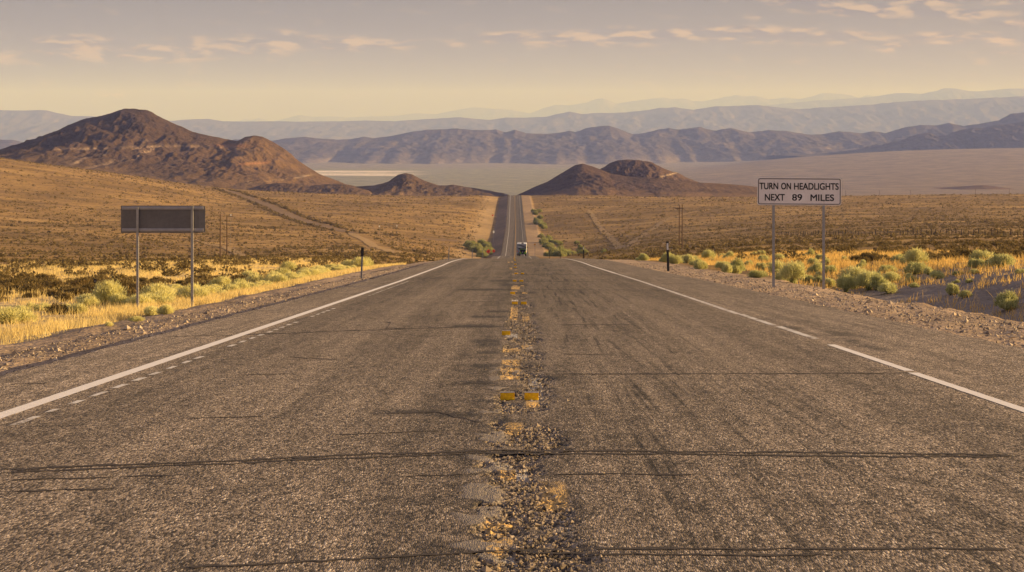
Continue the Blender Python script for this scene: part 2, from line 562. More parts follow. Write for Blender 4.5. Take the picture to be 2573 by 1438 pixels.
def mat_foliage(name, c1, c2, c3, trans=0.3):
    """per-leaf colour from the 'leaf' attribute, a little light through the leaves"""
    m, gr, b = new_mat(name)
    lf = attr(gr, 'leaf', 'Fac')
    info = gr.n.new('ShaderNodeObjectInfo')
    f = gr.math('ADD', gr.math('MULTIPLY', lf, 0.8), gr.math('MULTIPLY', info.outputs['Random'], 0.3))
    c = gr.mix(gr.ramp(f, ((.05, 0), (.55, 1))), c1, c2)
    c = gr.mix(gr.ramp(f, ((.6, 0), (1.05, 1))), c, c3)
    gr.set(b.inputs['Base Color'], c)
    b.inputs['Roughness'].default_value = 0.85
    tr = gr.n.new('ShaderNodeBsdfTranslucent')
    gr.set(tr.inputs[0], c)
    mx = gr.n.new('ShaderNodeMixShader')
    mx.inputs[0].default_value = trans
    gr.l.new(b.outputs[0], mx.inputs[1])
    gr.l.new(tr.outputs[0], mx.inputs[2])
    gr.l.new(mx.outputs[0], gr.n['Material Output'].inputs[0])
    return m


M_asphalt = mat_asphalt()
M_white_line = mat_road_paint('white_road_paint', (0.84, 0.79, 0.76), 0.35)
M_white_worn = mat_road_paint('worn_white_road_paint', (0.70, 0.66, 0.63), 0.47)
M_yellow_line = mat_road_paint('yellow_road_paint', (0.62, 0.36, 0.07), 0.44)
M_tar = mat_tar()
M_ground = mat_ground()
M_hill = mat_hill('hill_rock', 1.0, 2.5)
M_range = mat_hill('mountain_rock', 0.16, 14.0)
M_rabbit = mat_foliage('rabbitbrush_leaf', (0.46, 0.45, 0.20), (0.74, 0.69, 0.32), (0.90, 0.82, 0.42), 0.45)
M_sage = mat_foliage('sagebrush_leaf', (0.105, 0.078, 0.034), (0.20, 0.148, 0.060), (0.33, 0.225, 0.085), 0.25)
M_grass = mat_foliage('dry_grass_blade', (0.58, 0.37, 0.11), (0.72, 0.48, 0.15), (0.84, 0.62, 0.26), 0.45)
def mat_stones(name, dark, lite):
    m, gr, b = new_mat(name)
    t = attr(gr, 'tone', 'Fac')
    n = gr.noise(obj_coord(gr), 60.0, 3.0)
    gr.set(b.inputs['Base Color'], gr.mix(gr.math('ADD', gr.math('MULTIPLY', t, .85), gr.math('MULTIPLY', n, .2)), dark, lite))
    return m


M_chip = mat_stones('asphalt_chip', (0.05, 0.042, 0.04), (0.42, 0.335, 0.25))
M_stone = mat_stones('gravel_stone', (0.13, 0.10, 0.085), (0.56, 0.45, 0.33))
M_track = plain('pale_track_dirt', (0.36, 0.245, 0.125), 0.95, var=0.2, scale=0.4, spec=.05)
M_dirt_road = plain('packed_dirt', (0.21, 0.145, 0.092), 0.95, var=0.2, scale=0.4, spec=.05)


# ---------------------------------------------------------------- mesh helpers
def mesh_np(name, verts, faces, mat=None, smooth=False, counts=None):
    """verts (n,3); faces (m,k) array of one face size"""
    me = bpy.data.meshes.new(name)
    verts = np.ascontiguousarray(verts, dtype=np.float32)
    faces = np.ascontiguousarray(faces, dtype=np.int32)
    k = faces.shape[1]
    me.vertices.add(len(verts))
    me.vertices.foreach_set('co', verts.ravel())
    me.loops.add(faces.size)
    me.loops.foreach_set('vertex_index', faces.ravel())
    me.polygons.add(len(faces))
    me.polygons.foreach_set('loop_start', np.arange(0, faces.size, k, dtype=np.int32))
    me.polygons.foreach_set('loop_total', np.full(len(faces), k, dtype=np.int32))
    me.update(calc_edges=True)
    me.polygons.foreach_set('use_smooth', np.full(len(faces), smooth, dtype=bool))
    if mat:
        me.materials.append(mat)
    me.validate()
    return me


def grid_faces(ny, nx):
    i = np.arange(ny * nx).reshape(ny, nx)
    return np.stack([i[:-1, :-1].ravel(), i[:-1, 1:].ravel(), i[1:, 1:].ravel(), i[1:, :-1].ravel()], 1)


def color_attr(me, name, rgb):
    a = me.attributes.new(name, 'FLOAT_COLOR', 'POINT')
    rgba = np.ones((len(rgb), 4), dtype=np.float32)
    rgba[:, :3] = rgb
    a.data.foreach_set('color', rgba.ravel())


def float_attr(me, name, v):
    a = me.attributes.new(name, 'FLOAT', 'POINT')
    a.data.foreach_set('value', np.ascontiguousarray(v, dtype=np.float32))


def link(name, me, parent=None, loc=None):
    o = bpy.data.objects.new(name, me)
    COL.objects.link(o)
    if parent is not None:
        o.parent = parent
    if loc is not None:
        o.location = loc
    return o


def tag(o, label=None, cat=None, group=None, kind=None):
    if label: o['label'] = label
    if cat: o['category'] = cat
    if group: o['group'] = group
    if kind: o['kind'] = kind
    return o


def empty(name, loc, rz=0.0):
    o = bpy.data.objects.new(name, None)
    o.empty_display_size = 0.3
    o.location = loc
    o.rotation_euler = (0, 0, rz)
    COL.objects.link(o)
    return o


class MB:
    """collects boxes, bars and prisms and links them as one mesh object"""
    def __init__(self):
        self.bm = bmesh.new()

    def box(self, x0, x1, y0, y1, z0, z1, bevel=0.0, rot=None):
        r = bmesh.ops.create_cube(self.bm, size=1.0)
        vs_ = r['verts']
        mt = Matrix.Translation(((x0 + x1) / 2, (y0 + y1) / 2, (z0 + z1) / 2))
        sc = Matrix.Diagonal((x1 - x0, y1 - y0, z1 - z0, 1))
        bmesh.ops.transform(self.bm, matrix=mt @ (rot or Matrix()) @ sc, verts=vs_)
        if bevel:
            es = list({e for v in vs_ for e in v.link_edges})
            bmesh.ops.bevel(self.bm, geom=es, offset=bevel, segments=2, affect='EDGES')
        return self

    def bar(self, a, b, ra, rb=None, seg=10):
        a, b = Vector(a), Vector(b)
        d = b - a
        mt = Matrix.Translation((a + b) / 2) @ d.to_track_quat('Z', 'Y').to_matrix().to_4x4()
        bmesh.ops.create_cone(self.bm, cap_ends=True, segments=seg, radius1=ra, radius2=ra if rb is None else rb, depth=d.length, matrix=mt)
        return self

    def prism(self, pts, y0, y1):
        """polygon in the xz plane swept from y0 to y1"""
        f = [self.bm.verts.new((p[0], y0, p[1])) for p in pts]
        b = [self.bm.verts.new((p[0], y1, p[1])) for p in pts]
        n = len(pts)
        self.bm.faces.new(f)
        self.bm.faces.new(list(reversed(b)))
        for i in range(n):
            j = (i + 1) % n
            self.bm.faces.new((f[j], f[i], b[i], b[j]))
        return self

    def build(self, name, mat, parent=None, loc=None, smooth=False):
        bmesh.ops.recalc_face_normals(self.bm, faces=self.bm.faces)
        me = bpy.data.meshes.new(name)
        self.bm.to_mesh(me)
        self.bm.free()
        me.materials.append(mat)
        if smooth:
            for p in me.polygons:
                p.use_smooth = True
        return link(name, me, parent, loc)


# ---------------------------------------------------------------- ground: one sheet out to the horizon
def build_ground():
    L = list(np.arange(0, 12.01, 0.15))
    s = 0.15
    while L[-1] < 48000:
        s *= 1.024
        L.append(L[-1] + s)
    L = np.array(L)
    lat = np.concatenate([-L[:0:-1], L])
    ys = list(np.arange(-25, 5, 0.5)) + list(np.arange(5, 60, 0.17))
    s = 0.17
    while ys[-1] < 88000:
        s = max(s, min(s * 1.03, ys[-1] * 0.0085))
        ys.append(ys[-1] + s)
    ys = np.array(ys)
    X, Y = np.meshgrid(lat, ys)
    X = X + road_x(Y)
    # keep only what the wide wedge ahead of the camera (and a margin) needs
    Z = ground(X.ravel(), Y.ravel()).reshape(X.shape)
    DX = X - road_x(Y)
    a = np.abs(DX)
    col = CX + F * X / np.maximum(Y, 5)
    tint = np.empty(X.shape + (3,))
    soil = np.array((0.262, 0.160, 0.056))
    tint[:] = soil
    def put(w, c):
        w = np.clip(w, 0, 1)[..., None]
        tint[:] = tint * (1 - w) + np.array(c) * w
    band = fbm(X / 70, Y / 26, 31)
    put(sstep(.02, .40, band) * .8, (0.40, 0.255, 0.095))
    put(sstep(-.02, -.40, band) * .7, (0.150, 0.095, 0.042))
    fb = fbm(X / 19, Y / 11, 35)
    put(sstep(.1, .45, fb) * .45, (0.40, 0.26, 0.10))
    put(sstep(-.1, -.45, fb) * .45, (0.15, 0.095, 0.042))
    pale = fbm(X / 34, Y / 60, 33)
    put(sstep(.38, .6, pale) * sstep(120, 300, Y) * .5, (0.38, 0.25, 0.135))
    # near verges
    nearw = 1 - sstep(140, 330, Y)
    put(nearw * sstep(4.5, 5.2, a) * (1 - sstep(8.4, 9.8, a)), (0.37, 0.27, 0.19))
    put(nearw * (DX > 0) * sstep(9.0, 9.6, a) * (1 - sstep(17, 22, a)) * (1 - sstep(60, 95, Y)), (0.22, 0.18, 0.155))
    put((1 - sstep(160, 300, Y)) * (DX < 0) * sstep(8.4, 9.6, a) * (1 - sstep(18, 40, a)) * .9, (0.60, 0.445, 0.225))
    # far road corridor
    fw = sstep(430, 620, Y) * (1 - sstep(1690, 1720, Y))
    put(fw * (DX < 0) * sstep(12.5, 15, a) * (1 - sstep(20, 29, a + 5 * fbm(X / 12, Y / 25, 37))) * (.75 + .5 * fbm(X / 6, Y / 30, 38)), (0.36, 0.245, 0.12))
    put(fw * (DX < 0) * sstep(5.2, 6, a) * (1 - sstep(11.5, 13, a)), (0.20, 0.14, 0.095))
    put(fw * (DX > 0) * sstep(5.2, 6, a) * (1 - sstep(12, 14, a)), (0.33, 0.225, 0.13))
    # valley floor, fan and dry lake
    put(sstep(3400, 4800, Y), (0.235, 0.215, 0.13))
    put(sstep(2300, 3600, Y) * sstep(1500, 1800, col), (0.225, 0.165, 0.118))
    streak = fbm(X / 600, Y / 180, 41)
    put(sstep(3500, 4800, Y) * sstep(.1, .5, streak) * .4, (0.30, 0.24, 0.16))
    fan = sstep(8600, 9400, Y) * (1 - sstep(13000, 15000, Y))
    put(fan * .75, (0.235, 0.19, 0.155))
    lk = Y + fbm(X / 500, Y / 200, 43) * 160
    lake = sstep(7400, 7560, lk) * (1 - sstep(8380, 8540, lk))
    lake = lake * (1 - sstep(960, 1090, col + 60 * fbm(X / 260, Y / 100, 45)))
    lake = lake * (1 - .75 * np.exp(-((Y - 8000) / 90.0) ** 2))
    put(lake, (0.70, 0.60, 0.52))
    keep = (col > -2600) & (col < 5200) & (Y > 60) | (Y <= 60) & (a < 60)
    V_ = np.stack([X, Y, Z], -1).reshape(-1, 3)
    Fc = grid_faces(*X.shape)
    kf = keep.ravel()[Fc].any(1)
    Fc = Fc[kf]
    used = np.zeros(len(V_), bool)
    used[Fc.ravel()] = True
    remap = np.cumsum(used) - 1
    me = mesh_np('ground', V_[used], remap[Fc], M_ground, True)
    color_attr(me, 'tint', tint.reshape(-1, 3)[used])
    o = link('ground', me)
    tag(o, kind='structure')
    return o


build_ground()


# ---------------------------------------------------------------- road
def road_edge(side, y):
    """half width of the paving; side -1 left, +1 right"""
    y = np.asarray(y, float)
    w = sstep(300, 520, y)
    if side < 0:
        return -(4.72 + 0.05 * vnoise(y / 1.3, y * 0, 51) + .03 * vnoise(y / .3, y * 0, 52)) * (1 - w) - 5.4 * w
    return (5.72 + 0.09 * vnoise(y / 1.7, y * 0, 53) + .05 * vnoise(y / .4, y * 0, 54)) * (1 - w) + 5.4 * w


def py(row): return CAM_H * F / (row - 605.0)           # distance of a point on the near road
def pxx(col, row): return (col - CX) / F * py(row)


def build_road():
    ys = list(np.arange(-6, 6.5, .25))
    while ys[-1] < 1720:
        y = ys[-1]
        ys.append(y + min(max(0.018, 0.5 * y * y / 2448.0), 6.0))
    ys = np.array(ys)
    xin = np.concatenate([np.arange(-3.6, -1.0, .12), np.arange(-1.0, -.5, .03), np.arange(-.5, .5, .011), np.arange(.5, 1.0, .03), np.arange(1.0, 5.0, .12)])
    nx = len(xin)
    X = np.empty((len(ys), nx + 8))
    eL, eR = road_edge(-1, ys), road_edge(1, ys)
    X[:, 4:4 + nx] = xin[None]
    for i in range(4):
        X[:, i] = eL + (xin[0] - eL) * [0, 0, .33, .66][i]
        X[:, 4 + nx + i] = xin[-1] + (eR - xin[-1]) * [.33, .66, 1, 1][i]
    Y = np.repeat(ys[:, None], X.shape[1], 1)
    Z = road_z(Y)
    # ravelled centre joint: broken edges, loose stones, a shallow trough
    wl = -.19 + .11 * fbm(Y / .75, Y * 0 + 1, 61, 4) + .05 * vnoise(Y / .13, Y * 0, 62)
    wr = .21 + .15 * fbm(Y / .9, Y * 0 + 5, 63, 4) + .06 * vnoise(Y / .11, Y * 0, 64)
    inside = sstep(0, .025, X - wl) * (1 - sstep(-.06, .10, X - wr))
    fade = 1 - sstep(26, 60, Y)
    patchy = sstep(-.25, .12, fbm(X / .5, Y / 1.1, 65, 3) + .25 * (1 - sstep(9, 14, Y)))
    worn = inside * patchy
    lum = fbm(X / .035, Y / .055, 66, 4, .65)
    big = fbm(X / .11, Y / .16, 67, 3)
    h = worn * (-.016 + .022 * lum + .018 * big) + (1 - inside) * .001
    crown = -.018 * np.abs(X)
    Z = Z + h * (fade + .3 * (1 - fade)) + crown * 0
    Z[:, 0] -= .13
    Z[:, -1] -= .13
    wear = np.zeros(X.shape + (3,))
    # dark smears beside the joint, mostly on its left, running crosswise
    sm = np.zeros_like(X)
    for (r, c0, c1, th) in [(820, 1130, 1250, 6), (858, 1180, 1262, 9), (866, 1190, 1265, 7), (886, 1195, 1262, 6), (920, 1170, 1262, 8), (924, 1255, 1360, 8), (950, 1250, 1420, 8),
                            (962, 1140, 1260, 8), (977, 1220, 1290, 14), (990, 1250, 1340, 16), (1008, 1170, 1290, 6), (1035, 950, 1120, 8), (1042, 1080, 1215, 10),
                            (1056, 1235, 1300, 8), (1072, 1190, 1260, 8), (1090, 1205, 1290, 10), (1105, 1215, 1345, 12), (1136, 1215, 1340, 12), (1143, 1220, 1310, 9),
                            (1192, 1205, 1300, 8), (1192, 1330, 1380, 12), (1220, 1140, 1240, 10), (1238, 1180, 1270, 18), (1262, 1190, 1225, 12), (1285, 1210, 1245, 22), (1320, 1205, 1250, 14),
                            (1368, 1165, 1215, 8), (1382, 1200, 1420, 12), (1400, 1270, 1430, 14), (1425, 1180, 1260, 14),
                            (706, 1230, 1300, 3), (716, 1260, 1330, 4), (728, 1150, 1290, 3), (736, 1290, 1350, 3), (783, 1220, 1290, 4), (796, 1180, 1280, 4), (1200, 1120, 1190, 4)]:
        y0 = py(r)
        w = th * y0 * y0 / (CAM_H * F) * .85
        x0, x1 = pxx(c0, r), pxx(c1, r)
        t = np.exp(-((Y - y0 - .06 * vnoise(X / .1, X * 0 + r, 70)) / w) ** 2) * sstep(x0 - .08, x0 + .12, X) * (1 - sstep(x1 - .1, x1 + .04, X))
        sm = np.maximum(sm, t)
    stain = np.exp(-((X + .42) / .30) ** 2) * sstep(-.1, .5, fbm(X / .35, Y / 1.2, 71) + .15) * .42
    stain = np.maximum(stain, np.exp(-((X - .02) / .22) ** 2) * .5 * sstep(-.2, .4, fbm(X / .2, Y / .6, 73)))
    # a broken, oily patch outside the right line, and sand drifted along it
    rb = sstep(-.1, .35, fbm(X / .35, Y / 1.6, 98, 4)) * np.exp(-((X - 4.1) / .42) ** 2) * sstep(20.5, 23, Y) * (1 - sstep(29, 34, Y))
    rs = sstep(-.3, .2, fbm(X / .10, Y / .7, 99, 4)) * np.exp(-((X - 3.96 + .02 * (Y - 16)) / .12) ** 2) * sstep(13, 15.5, Y) * (1 - sstep(22, 24.5, Y))
    wear[..., 2] = np.maximum(wear[..., 2], rs * .6)
    lump_dark = worn * sstep(.06, -.28, lum + .7 * big)  # low spots between the lumps darkened in the colour
    wear[..., 0] = np.clip(np.maximum.reduce([1.15 * sm * (.6 + .4 * sstep(-.3, .3, fbm(X / .06, Y / .1, 74))), stain * (.6 + .4 * (Y < 70)), lump_dark * fade, rb * .8]), 0, 1)
    wear[..., 2] = np.clip(wear[..., 2] + worn * sstep(-.05, .4, lum + .5 * big) * fade, 0, 1)
    pale_fringe = np.exp(-((X + .2) / .5) ** 2) * sstep(.12, .4, fbm(X / .3, Y / .35, 75)) * (1 - sstep(9, 15, Y)) * .5
    wear[..., 2] = np.maximum(wear[..., 2], pale_fringe)
    # remains of the double yellow line
    paint = np.zeros(X.shape + (3,))
    paint[:] = (0.56, 0.36, 0.13)
    pm = np.zeros_like(X)
    def piece(c0, c1, r0, r1, col=None, amt=1.0):
        ya, yb = py(max(r0, r1)), py(min(r0, r1))
        rm = (r0 + r1) / 2
        xa, xb = pxx(c0, rm), pxx(c1, rm)
        e = (yb - ya) * .12 + .005
        t = sstep(xa - .006, xa + .006, X) * (1 - sstep(xb - .006, xb + .006, X)) * sstep(ya - e, ya + e, Y) * (1 - sstep(yb - e, yb + e, Y))
        t = t * sstep(-.40, .15, fbm(X / .025, Y / .06, 80 + int(r0), 4) + amt - 1) * amt
        sel = t > pm
        pm[sel] = t[sel]
        if col is not None:
            paint[sel] = col
    gw = (0.42, 0.40, 0.39)
    for p in [(1268, 1313, 1063, 1088), (1290, 1313, 1063, 1088, gw, .9), (1262, 1308, 904, 917), (1285, 1308, 904, 917, gw), (1258, 1308, 922, 933), (1262, 1308, 935, 950), (1285, 1306, 925, 948, gw, .8),
              (1256, 1290, 944, 954), (1264, 1308, 874, 883), (1270, 1300, 838, 848, gw), (1250, 1300, 1180, 1200), (1295, 1325, 1176, 1205, gw), (1240, 1290, 1160, 1180, gw, .8), (1362, 1424, 1213, 1277, None, 1.0),
              (1385, 1400, 1225, 1275, gw, .7), (1345, 1365, 1240, 1277, None, .75), (1328, 1362, 948, 1000, gw, .85), (1322, 1354, 1003, 1022), (1335, 1354, 1003, 1020, None, 1.0), (1312, 1330, 793, 806), (1282, 1300, 782, 802),
              (1318, 1340, 844, 878, gw, .6), (1310, 1338, 866, 876), (1216, 1290, 1308, 1322), (1222, 1270, 1330, 1345), (1215, 1285, 1352, 1366), (1225, 1262, 1370, 1395), (1240, 1300, 1392, 1412, gw, .8),
              (1215, 1262, 1400, 1436, None, .8), (1400, 1440, 1296, 1345, gw, .65), (1405, 1430, 1310, 1335, None, .5), (1285, 1306, 720, 727), (1285, 1302, 752, 758, gw), (1284, 1300, 772, 780), (1312, 1325, 734, 738)]:
        piece(*p)
    sd = random.Random(5)
    y = 42.0
    while y < 135:                                        # more scraps on towards the crest
        r = 605 + CAM_H * F / y
        for off in (-.10, .10):
            if sd.random() < .16:
                c = CX + F * (off + road_x(y) - .03) / y
                wpx = F * .055 / y
                piece(c - wpx, c + wpx, r, r + sd.uniform(.6, 2.2))
        y *= 1.03
    # smooth lumps of old sealant along the left lip of the joint, each with a black outline
    sl = fbm(Y / .50, X / .30 + 3, 95, 3)
    band_ = sstep(-.30, -.25, X + .06 * vnoise(Y / .4, Y * 0, 96)) * (1 - sstep(-.12, -.05, X)) * (1 - sstep(16, 24, Y))
    slab = sstep(.06, .14, sl) * band_
    rim = np.exp(-((sl - .03) / .05) ** 2) * band_
    sel = (slab * .75 > pm)
    paint[sel] = (0.235, 0.205, 0.18)
    pm = np.maximum(pm, slab * .75)
    wear[..., 0] = np.clip(np.maximum(wear[..., 0] * (1 - slab), rim), 0, 1)
    wear[..., 2] *= 1 - slab
    Z -= (h * slab * .8 - .004 * slab) * fade
    edge_dark = np.exp(-((X - wl - .004) / .034) ** 2) * sstep(0, .4, patchy) * fade * sstep(-.35, .25, fbm(Y / .4, Y * 0, 97))  # left lip of the joint blackened in the colour
    wear[..., 0] = np.maximum(wear[..., 0], edge_dark)
    wear[..., 1] = np.clip(pm, 0, 1) * .9
    XW = X + road_x(Y)
    V_ = np.stack([XW, Y, Z], -1).reshape(-1, 3)
    me = mesh_np('road', V_, grid_faces(*X.shape), M_asphalt, False)
    color_attr(me, 'wear', wear.reshape(-1, 3))
    color_attr(me, 'paint', paint.reshape(-1, 3))
    tag(link('road', me), kind='structure')


build_road()


def ribbon(name, ys, xl, xr, mat, lift=.004):
    """a strip of paint or tar lying on the road between two lateral offsets"""
    rx = road_x(ys)
    z = road_z(ys) + lift
    V_ = np.stack([np.stack([rx + xl, ys, z], -1), np.stack([rx + xr, ys, z], -1)], 1).reshape(-1, 3)
    me = mesh_np(name, V_, grid_faces(len(ys), 2), mat)
    o = link(name, me)
    return tag(o, kind='structure')


def ysteps(a, b):
    ys = [a]
    while ys[-1] < b:
        ys.append(ys[-1] + min(max(.1, ys[-1] * .012), 6))
    ys[-1] = b
    return np.array(ys)


yy = ysteps(4, 1715)
j = .006 * vnoise(yy / .35, yy * 0, 90)
ribbon('edge_line', yy, -3.71 + j, -3.58 + .006 * vnoise(yy / .3, yy * 0, 91), M_white_line)
for a_, b_, s_, m_ in [(4, 18.5, 0, M_white_line), (18.75, 23.5, .02, M_white_line), (24.9, 28.5, .05, M_white_worn), (28.8, 33.2, .03, M_white_worn), (33.3, 75, 0.0, M_white_worn), (75, 320, 0, M_white_line), (320, 1715, 0, M_white_worn)]:
    yy = ysteps(a_, b_)
    ribbon('edge_line', yy, 3.60 + s_ + .007 * vnoise(yy / .35, yy * 0, 92), 3.70 + s_ + .007 * vnoise(yy / .3, yy * 0, 93), m_)
# raised dashes left by the rumble stamp just inside the left line
dash = []
y_ = 11.2
sd = random.Random(3)
while y_ < 60:
    L_ = .42 + .25 * (y_ < 13.5) + sd.uniform(-.1, .12)
    if not (21.2 < y_ < 22.6 or 30 < y_ < 32 or 36 < y_ < 44):
        dash.append((y_, y_ + L_))
    y_ += L_ + .34 + sd.uniform(-.06, .1)
vs_, k_ = [], 0
for a_, b_ in dash:
    for (xx, yy_) in ((-3.40, a_), (-3.345, a_ + .04), (-3.345, b_), (-3.40, b_ - .04)):
        vs_.append((xx + sd.uniform(-.008, .008), yy_, float(road_z(yy_)) + .004))
me = mesh_np('line_dashes', np.array(vs_), np.arange(len(vs_)).reshape(-1, 4), M_white_worn)
tag(link('line_dashes', me), kind='structure')
# centre line, whole again down in the valley
for off in (-.13, .05):
    yy = ysteps(300, 1715)
    ribbon('centre_line', yy, off + 0 * yy, off + .09 + 0 * yy, M_yellow_line, .012)

# cracks: dark crooked strips across the lanes
CR = [([(0, 1181), (460, 1164), (870, 1145), (1205, 1134), (1280, 1133), (1790, 1136), (2150, 1139), (2573, 1145)], 5), ([(0, 1190), (460, 1170), (870, 1152), (1205, 1140), (1740, 1142), (2180, 1149), (2573, 1147)], 4.5),
      ([(0, 1208), (460, 1195)], 3), ([(0, 1237), (318, 1228)], 4), ([(430, 1431), (770, 1413), (1180, 1390), (1430, 1380), (2573, 1381)], 6), ([(1290, 1392), (1700, 1395), (2150, 1398)], 5),
      ([(1370, 1192), (1780, 1194)], 3.5), ([(990, 1198), (1205, 1193)], 3), ([(1350, 941), (1800, 940), (2300, 938)], 2.2), ([(945, 1040), (1100, 1036), (1230, 1069)], 3.5), ([(820, 1095), (1130, 1082)], 1.6),
      ([(446, 1053), (693, 1046)], 2), ([(718, 897), (880, 907)], 1.8), ([(540, 845), (840, 833), (1200, 821), (1270, 822)], 1.8), ([(590, 944), (750, 939)], 1.6), ([(1390, 817), (1600, 816)], 1.5),
      ([(390, 848), (560, 842)], 1.3), ([(1110, 966), (1240, 963)], 2.2), ([(950, 808), (985, 812), (960, 826)], 3), ([(1330, 728), (1700, 730)], 1.3), ([(1290, 707), (1550, 709)], 1.1),
      ([(1180, 744), (1290, 741)], 1.2), ([(1050, 700), (1270, 698)], 1.0), ([(1120, 730), (1240, 727)], 1.0), ([(1150, 760), (1270, 757)], 1.4), ([(1300, 690), (1560, 691)], 1.0),
      ([(0, 968), (150, 962)], 1.5), ([(1400, 890), (1560, 893)], 1.0)]
cv, cf = [], []
for ci, (pts, wpx) in enumerate(CR):
    P = [(pxx(c, r), py(r)) for c, r in pts]
    wid = wpx * P[len(P) // 2][1] ** 2 / (CAM_H * F)
    xs = np.arange(P[0][0], P[-1][0], .03) if P[-1][0] > P[0][0] else np.linspace(P[0][0], P[-1][0], 30)
    if ci == 18:
        xs = np.linspace(P[0][0], P[-1][0] + .4, 12)
    yc = np.interp(xs, [p[0] for p in P], [p[1] for p in P]) + wid * .9 * fbm(xs / .35, xs * 0 + ci, 100 + ci) + wid * .5 * vnoise(xs / .06, xs * 0, 130 + ci)
    hw = wid * .5 * np.clip(.7 + 1.1 * fbm(xs / .22, xs * 0 + ci, 160 + ci), .06, 1.8)
    hw[:3] *= .2; hw[-3:] *= .2
    b0 = len(cv)
    for x_, y_, h_ in zip(xs, yc, hw):
        for yy_ in (y_ - h_, y_ + h_):
            cv.append((x_, yy_, float(road_z(yy_)) + .0035))
    for i in range(len(xs) - 1):
        cf.append((b0 + 2 * i, b0 + 2 * i + 2, b0 + 2 * i + 3, b0 + 2 * i + 1))
tag(link('road_cracks', mesh_np('road_cracks', np.array(cv), np.array(cf), M_tar)), kind='structure')


# ---------------------------------------------------------------- dirt roads and wheel tracks
def dirt_strip(name, pts, width, mat, lift=.12):
    """pts: (column, distance) down the middle"""
    P = [((c - CX) / F * y, y) for c, y in pts]
    d = np.concatenate([[0], np.cumsum([math.dist(P[i], P[i + 1]) for i in range(len(P) - 1)])])
    t = np.arange(0, d[-1], 4.0)
    x, y = pchip(d, [p[0] for p in P], t), pchip(d, [p[1] for p in P], t)
    tx, ty = np.gradient(x), np.gradient(y)
    n = np.hypot(tx, ty)
    nx_, ny_ = -ty / n, tx / n
    offs = np.linspace(-.5, .5, 5)
    V_ = []
    for o_ in offs:
        w = width * np.clip(np.minimum(t, d[-1] - t) / 40, .15, 1) * (1 + .25 * vnoise(t / 14, t * 0, 200 + int(o_ * 10)))
        xx, yy_ = x + nx_ * o_ * w, y + ny_ * o_ * w
        V_.append(np.stack([xx, yy_, ground(xx, yy_) + lift], -1))
    V_ = np.stack(V_, 1)
    o = link(name, mesh_np(name, V_.reshape(-1, 3), grid_faces(len(t), 5), mat, True))
    tag(o, kind='structure')
    return x, y


ACC = dirt_strip('dirt_road', [(1262, 955), (1230, 948), (1130, 925), (1000, 885), (900, 880), (850, 905), (800, 960), (740, 1060), (690, 1190), (650, 1290), (600, 1420), (555, 1560)], 7.5, M_dirt_road)
TRK = dirt_strip('dirt_track', [(872, 885), (905, 800), (935, 700), (960, 600), (990, 520)], 4.0, M_track)
dirt_strip('dirt_track', [(500, 380), (556, 400), (600, 520), (560, 590), (490, 680)], 3.0, M_track)
dirt_strip('dirt_track', [(1585, 560), (1575, 640), (1558, 760), (1540, 900), (1500, 1150), (1478, 1350)], 3.2, M_track)
dirt_strip('dirt_track', [(1555, 720), (1610, 900), (1700, 1180), (1900, 1360), (2100, 1480)], 3.0, M_track)

# ---------------------------------------------------------------- hills and ranges
BIG = [(-120, 470), (-40, 430), (24, 397), (91, 354), (140, 331), (175, 313), (217, 298), (245, 294), (280, 284), (311, 274), (336, 273), (364, 276), (381, 282), (402, 294), (430, 308), (455, 318), (483, 331), (525, 341), (567, 350),
       (598, 354), (616, 345), (637, 341), (658, 344), (686, 357), (717, 376), (735, 394), (770, 418), (805, 439), (846, 457), (888, 469), (940, 484), (1000, 500)]
SMALL = [(820, 500), (850, 478), (871, 470), (895, 469), (941, 466), (965, 460), (979, 455), (990, 446), (1000, 439), (1021, 435), (1035, 438), (1053, 448), (1074, 457), (1102, 466), (1123, 466), (1140, 464), (1165, 469), (1200, 474), (1235, 480), (1270, 488), (1290, 494), (1330, 510)]
R_FRONT = [(1270, 510), (1301, 492), (1340, 471), (1375, 457), (1410, 436), (1445, 415), (1464, 411), (1483, 417), (1504, 424), (1536, 437), (1580, 444), (1650, 448), (1720, 455), (1760, 459), (1800, 461), (1850, 464), (1905, 470), (1960, 483), (2040, 500)]
R_BACK = [(1440, 500), (1480, 448), (1511, 424), (1532, 410), (1553, 403), (1578, 401), (1609, 403), (1637, 408), (1661, 420), (1686, 431), (1703, 434), (1724, 446), (1760, 460), (1820, 485), (1880, 510)]
MOUND = [(2200, 500), (2290, 486), (2340, 483), (2370, 480), (2400, 474), (2440, 467), (2470, 465), (2500, 468), (2540, 474), (2600, 480), (2700, 492)]
RANGE_A = [(-300, 352), (-100, 350), (0, 351), (35, 352), (73, 362), (150, 372), (300, 376), (450, 372), (540, 362), (591, 350), (640, 353), (685, 354), (717, 348), (766, 344), (797, 348), (850, 351), (881, 350), (916, 344), (941, 347), (990, 341),
           (1032, 332), (1074, 326), (1116, 325), (1147, 323), (1186, 327), (1228, 327), (1245, 325), (1270, 333), (1294, 326), (1322, 335), (1368, 337), (1410, 333), (1431, 329), (1445, 333), (1473, 322), (1504, 318), (1532, 316), (1560, 326),
           (1592, 338), (1620, 334), (1655, 326), (1679, 322), (1707, 326), (1758, 319), (1786, 327), (1800, 328), (1837, 322), (1883, 333), (1930, 327), (1973, 329), (2027, 338), (2063, 338), (2109, 330), (2167, 335), (2195, 330), (2224, 335),
           (2267, 322), (2314, 314), (2350, 316), (2385, 309), (2421, 317), (2475, 309), (2511, 302), (2540, 286), (2573, 283), (2650, 290), (2800, 280)]
RANGE_R = [(2000, 392), (2073, 387), (2130, 380), (2188, 372), (2231, 361), (2260, 354), (2296, 340), (2328, 333), (2360, 342), (2389, 338), (2414, 327), (2439, 322), (2468, 322), (2500, 315), (2540, 311), (2573, 306), (2650, 300), (2800, 310)]
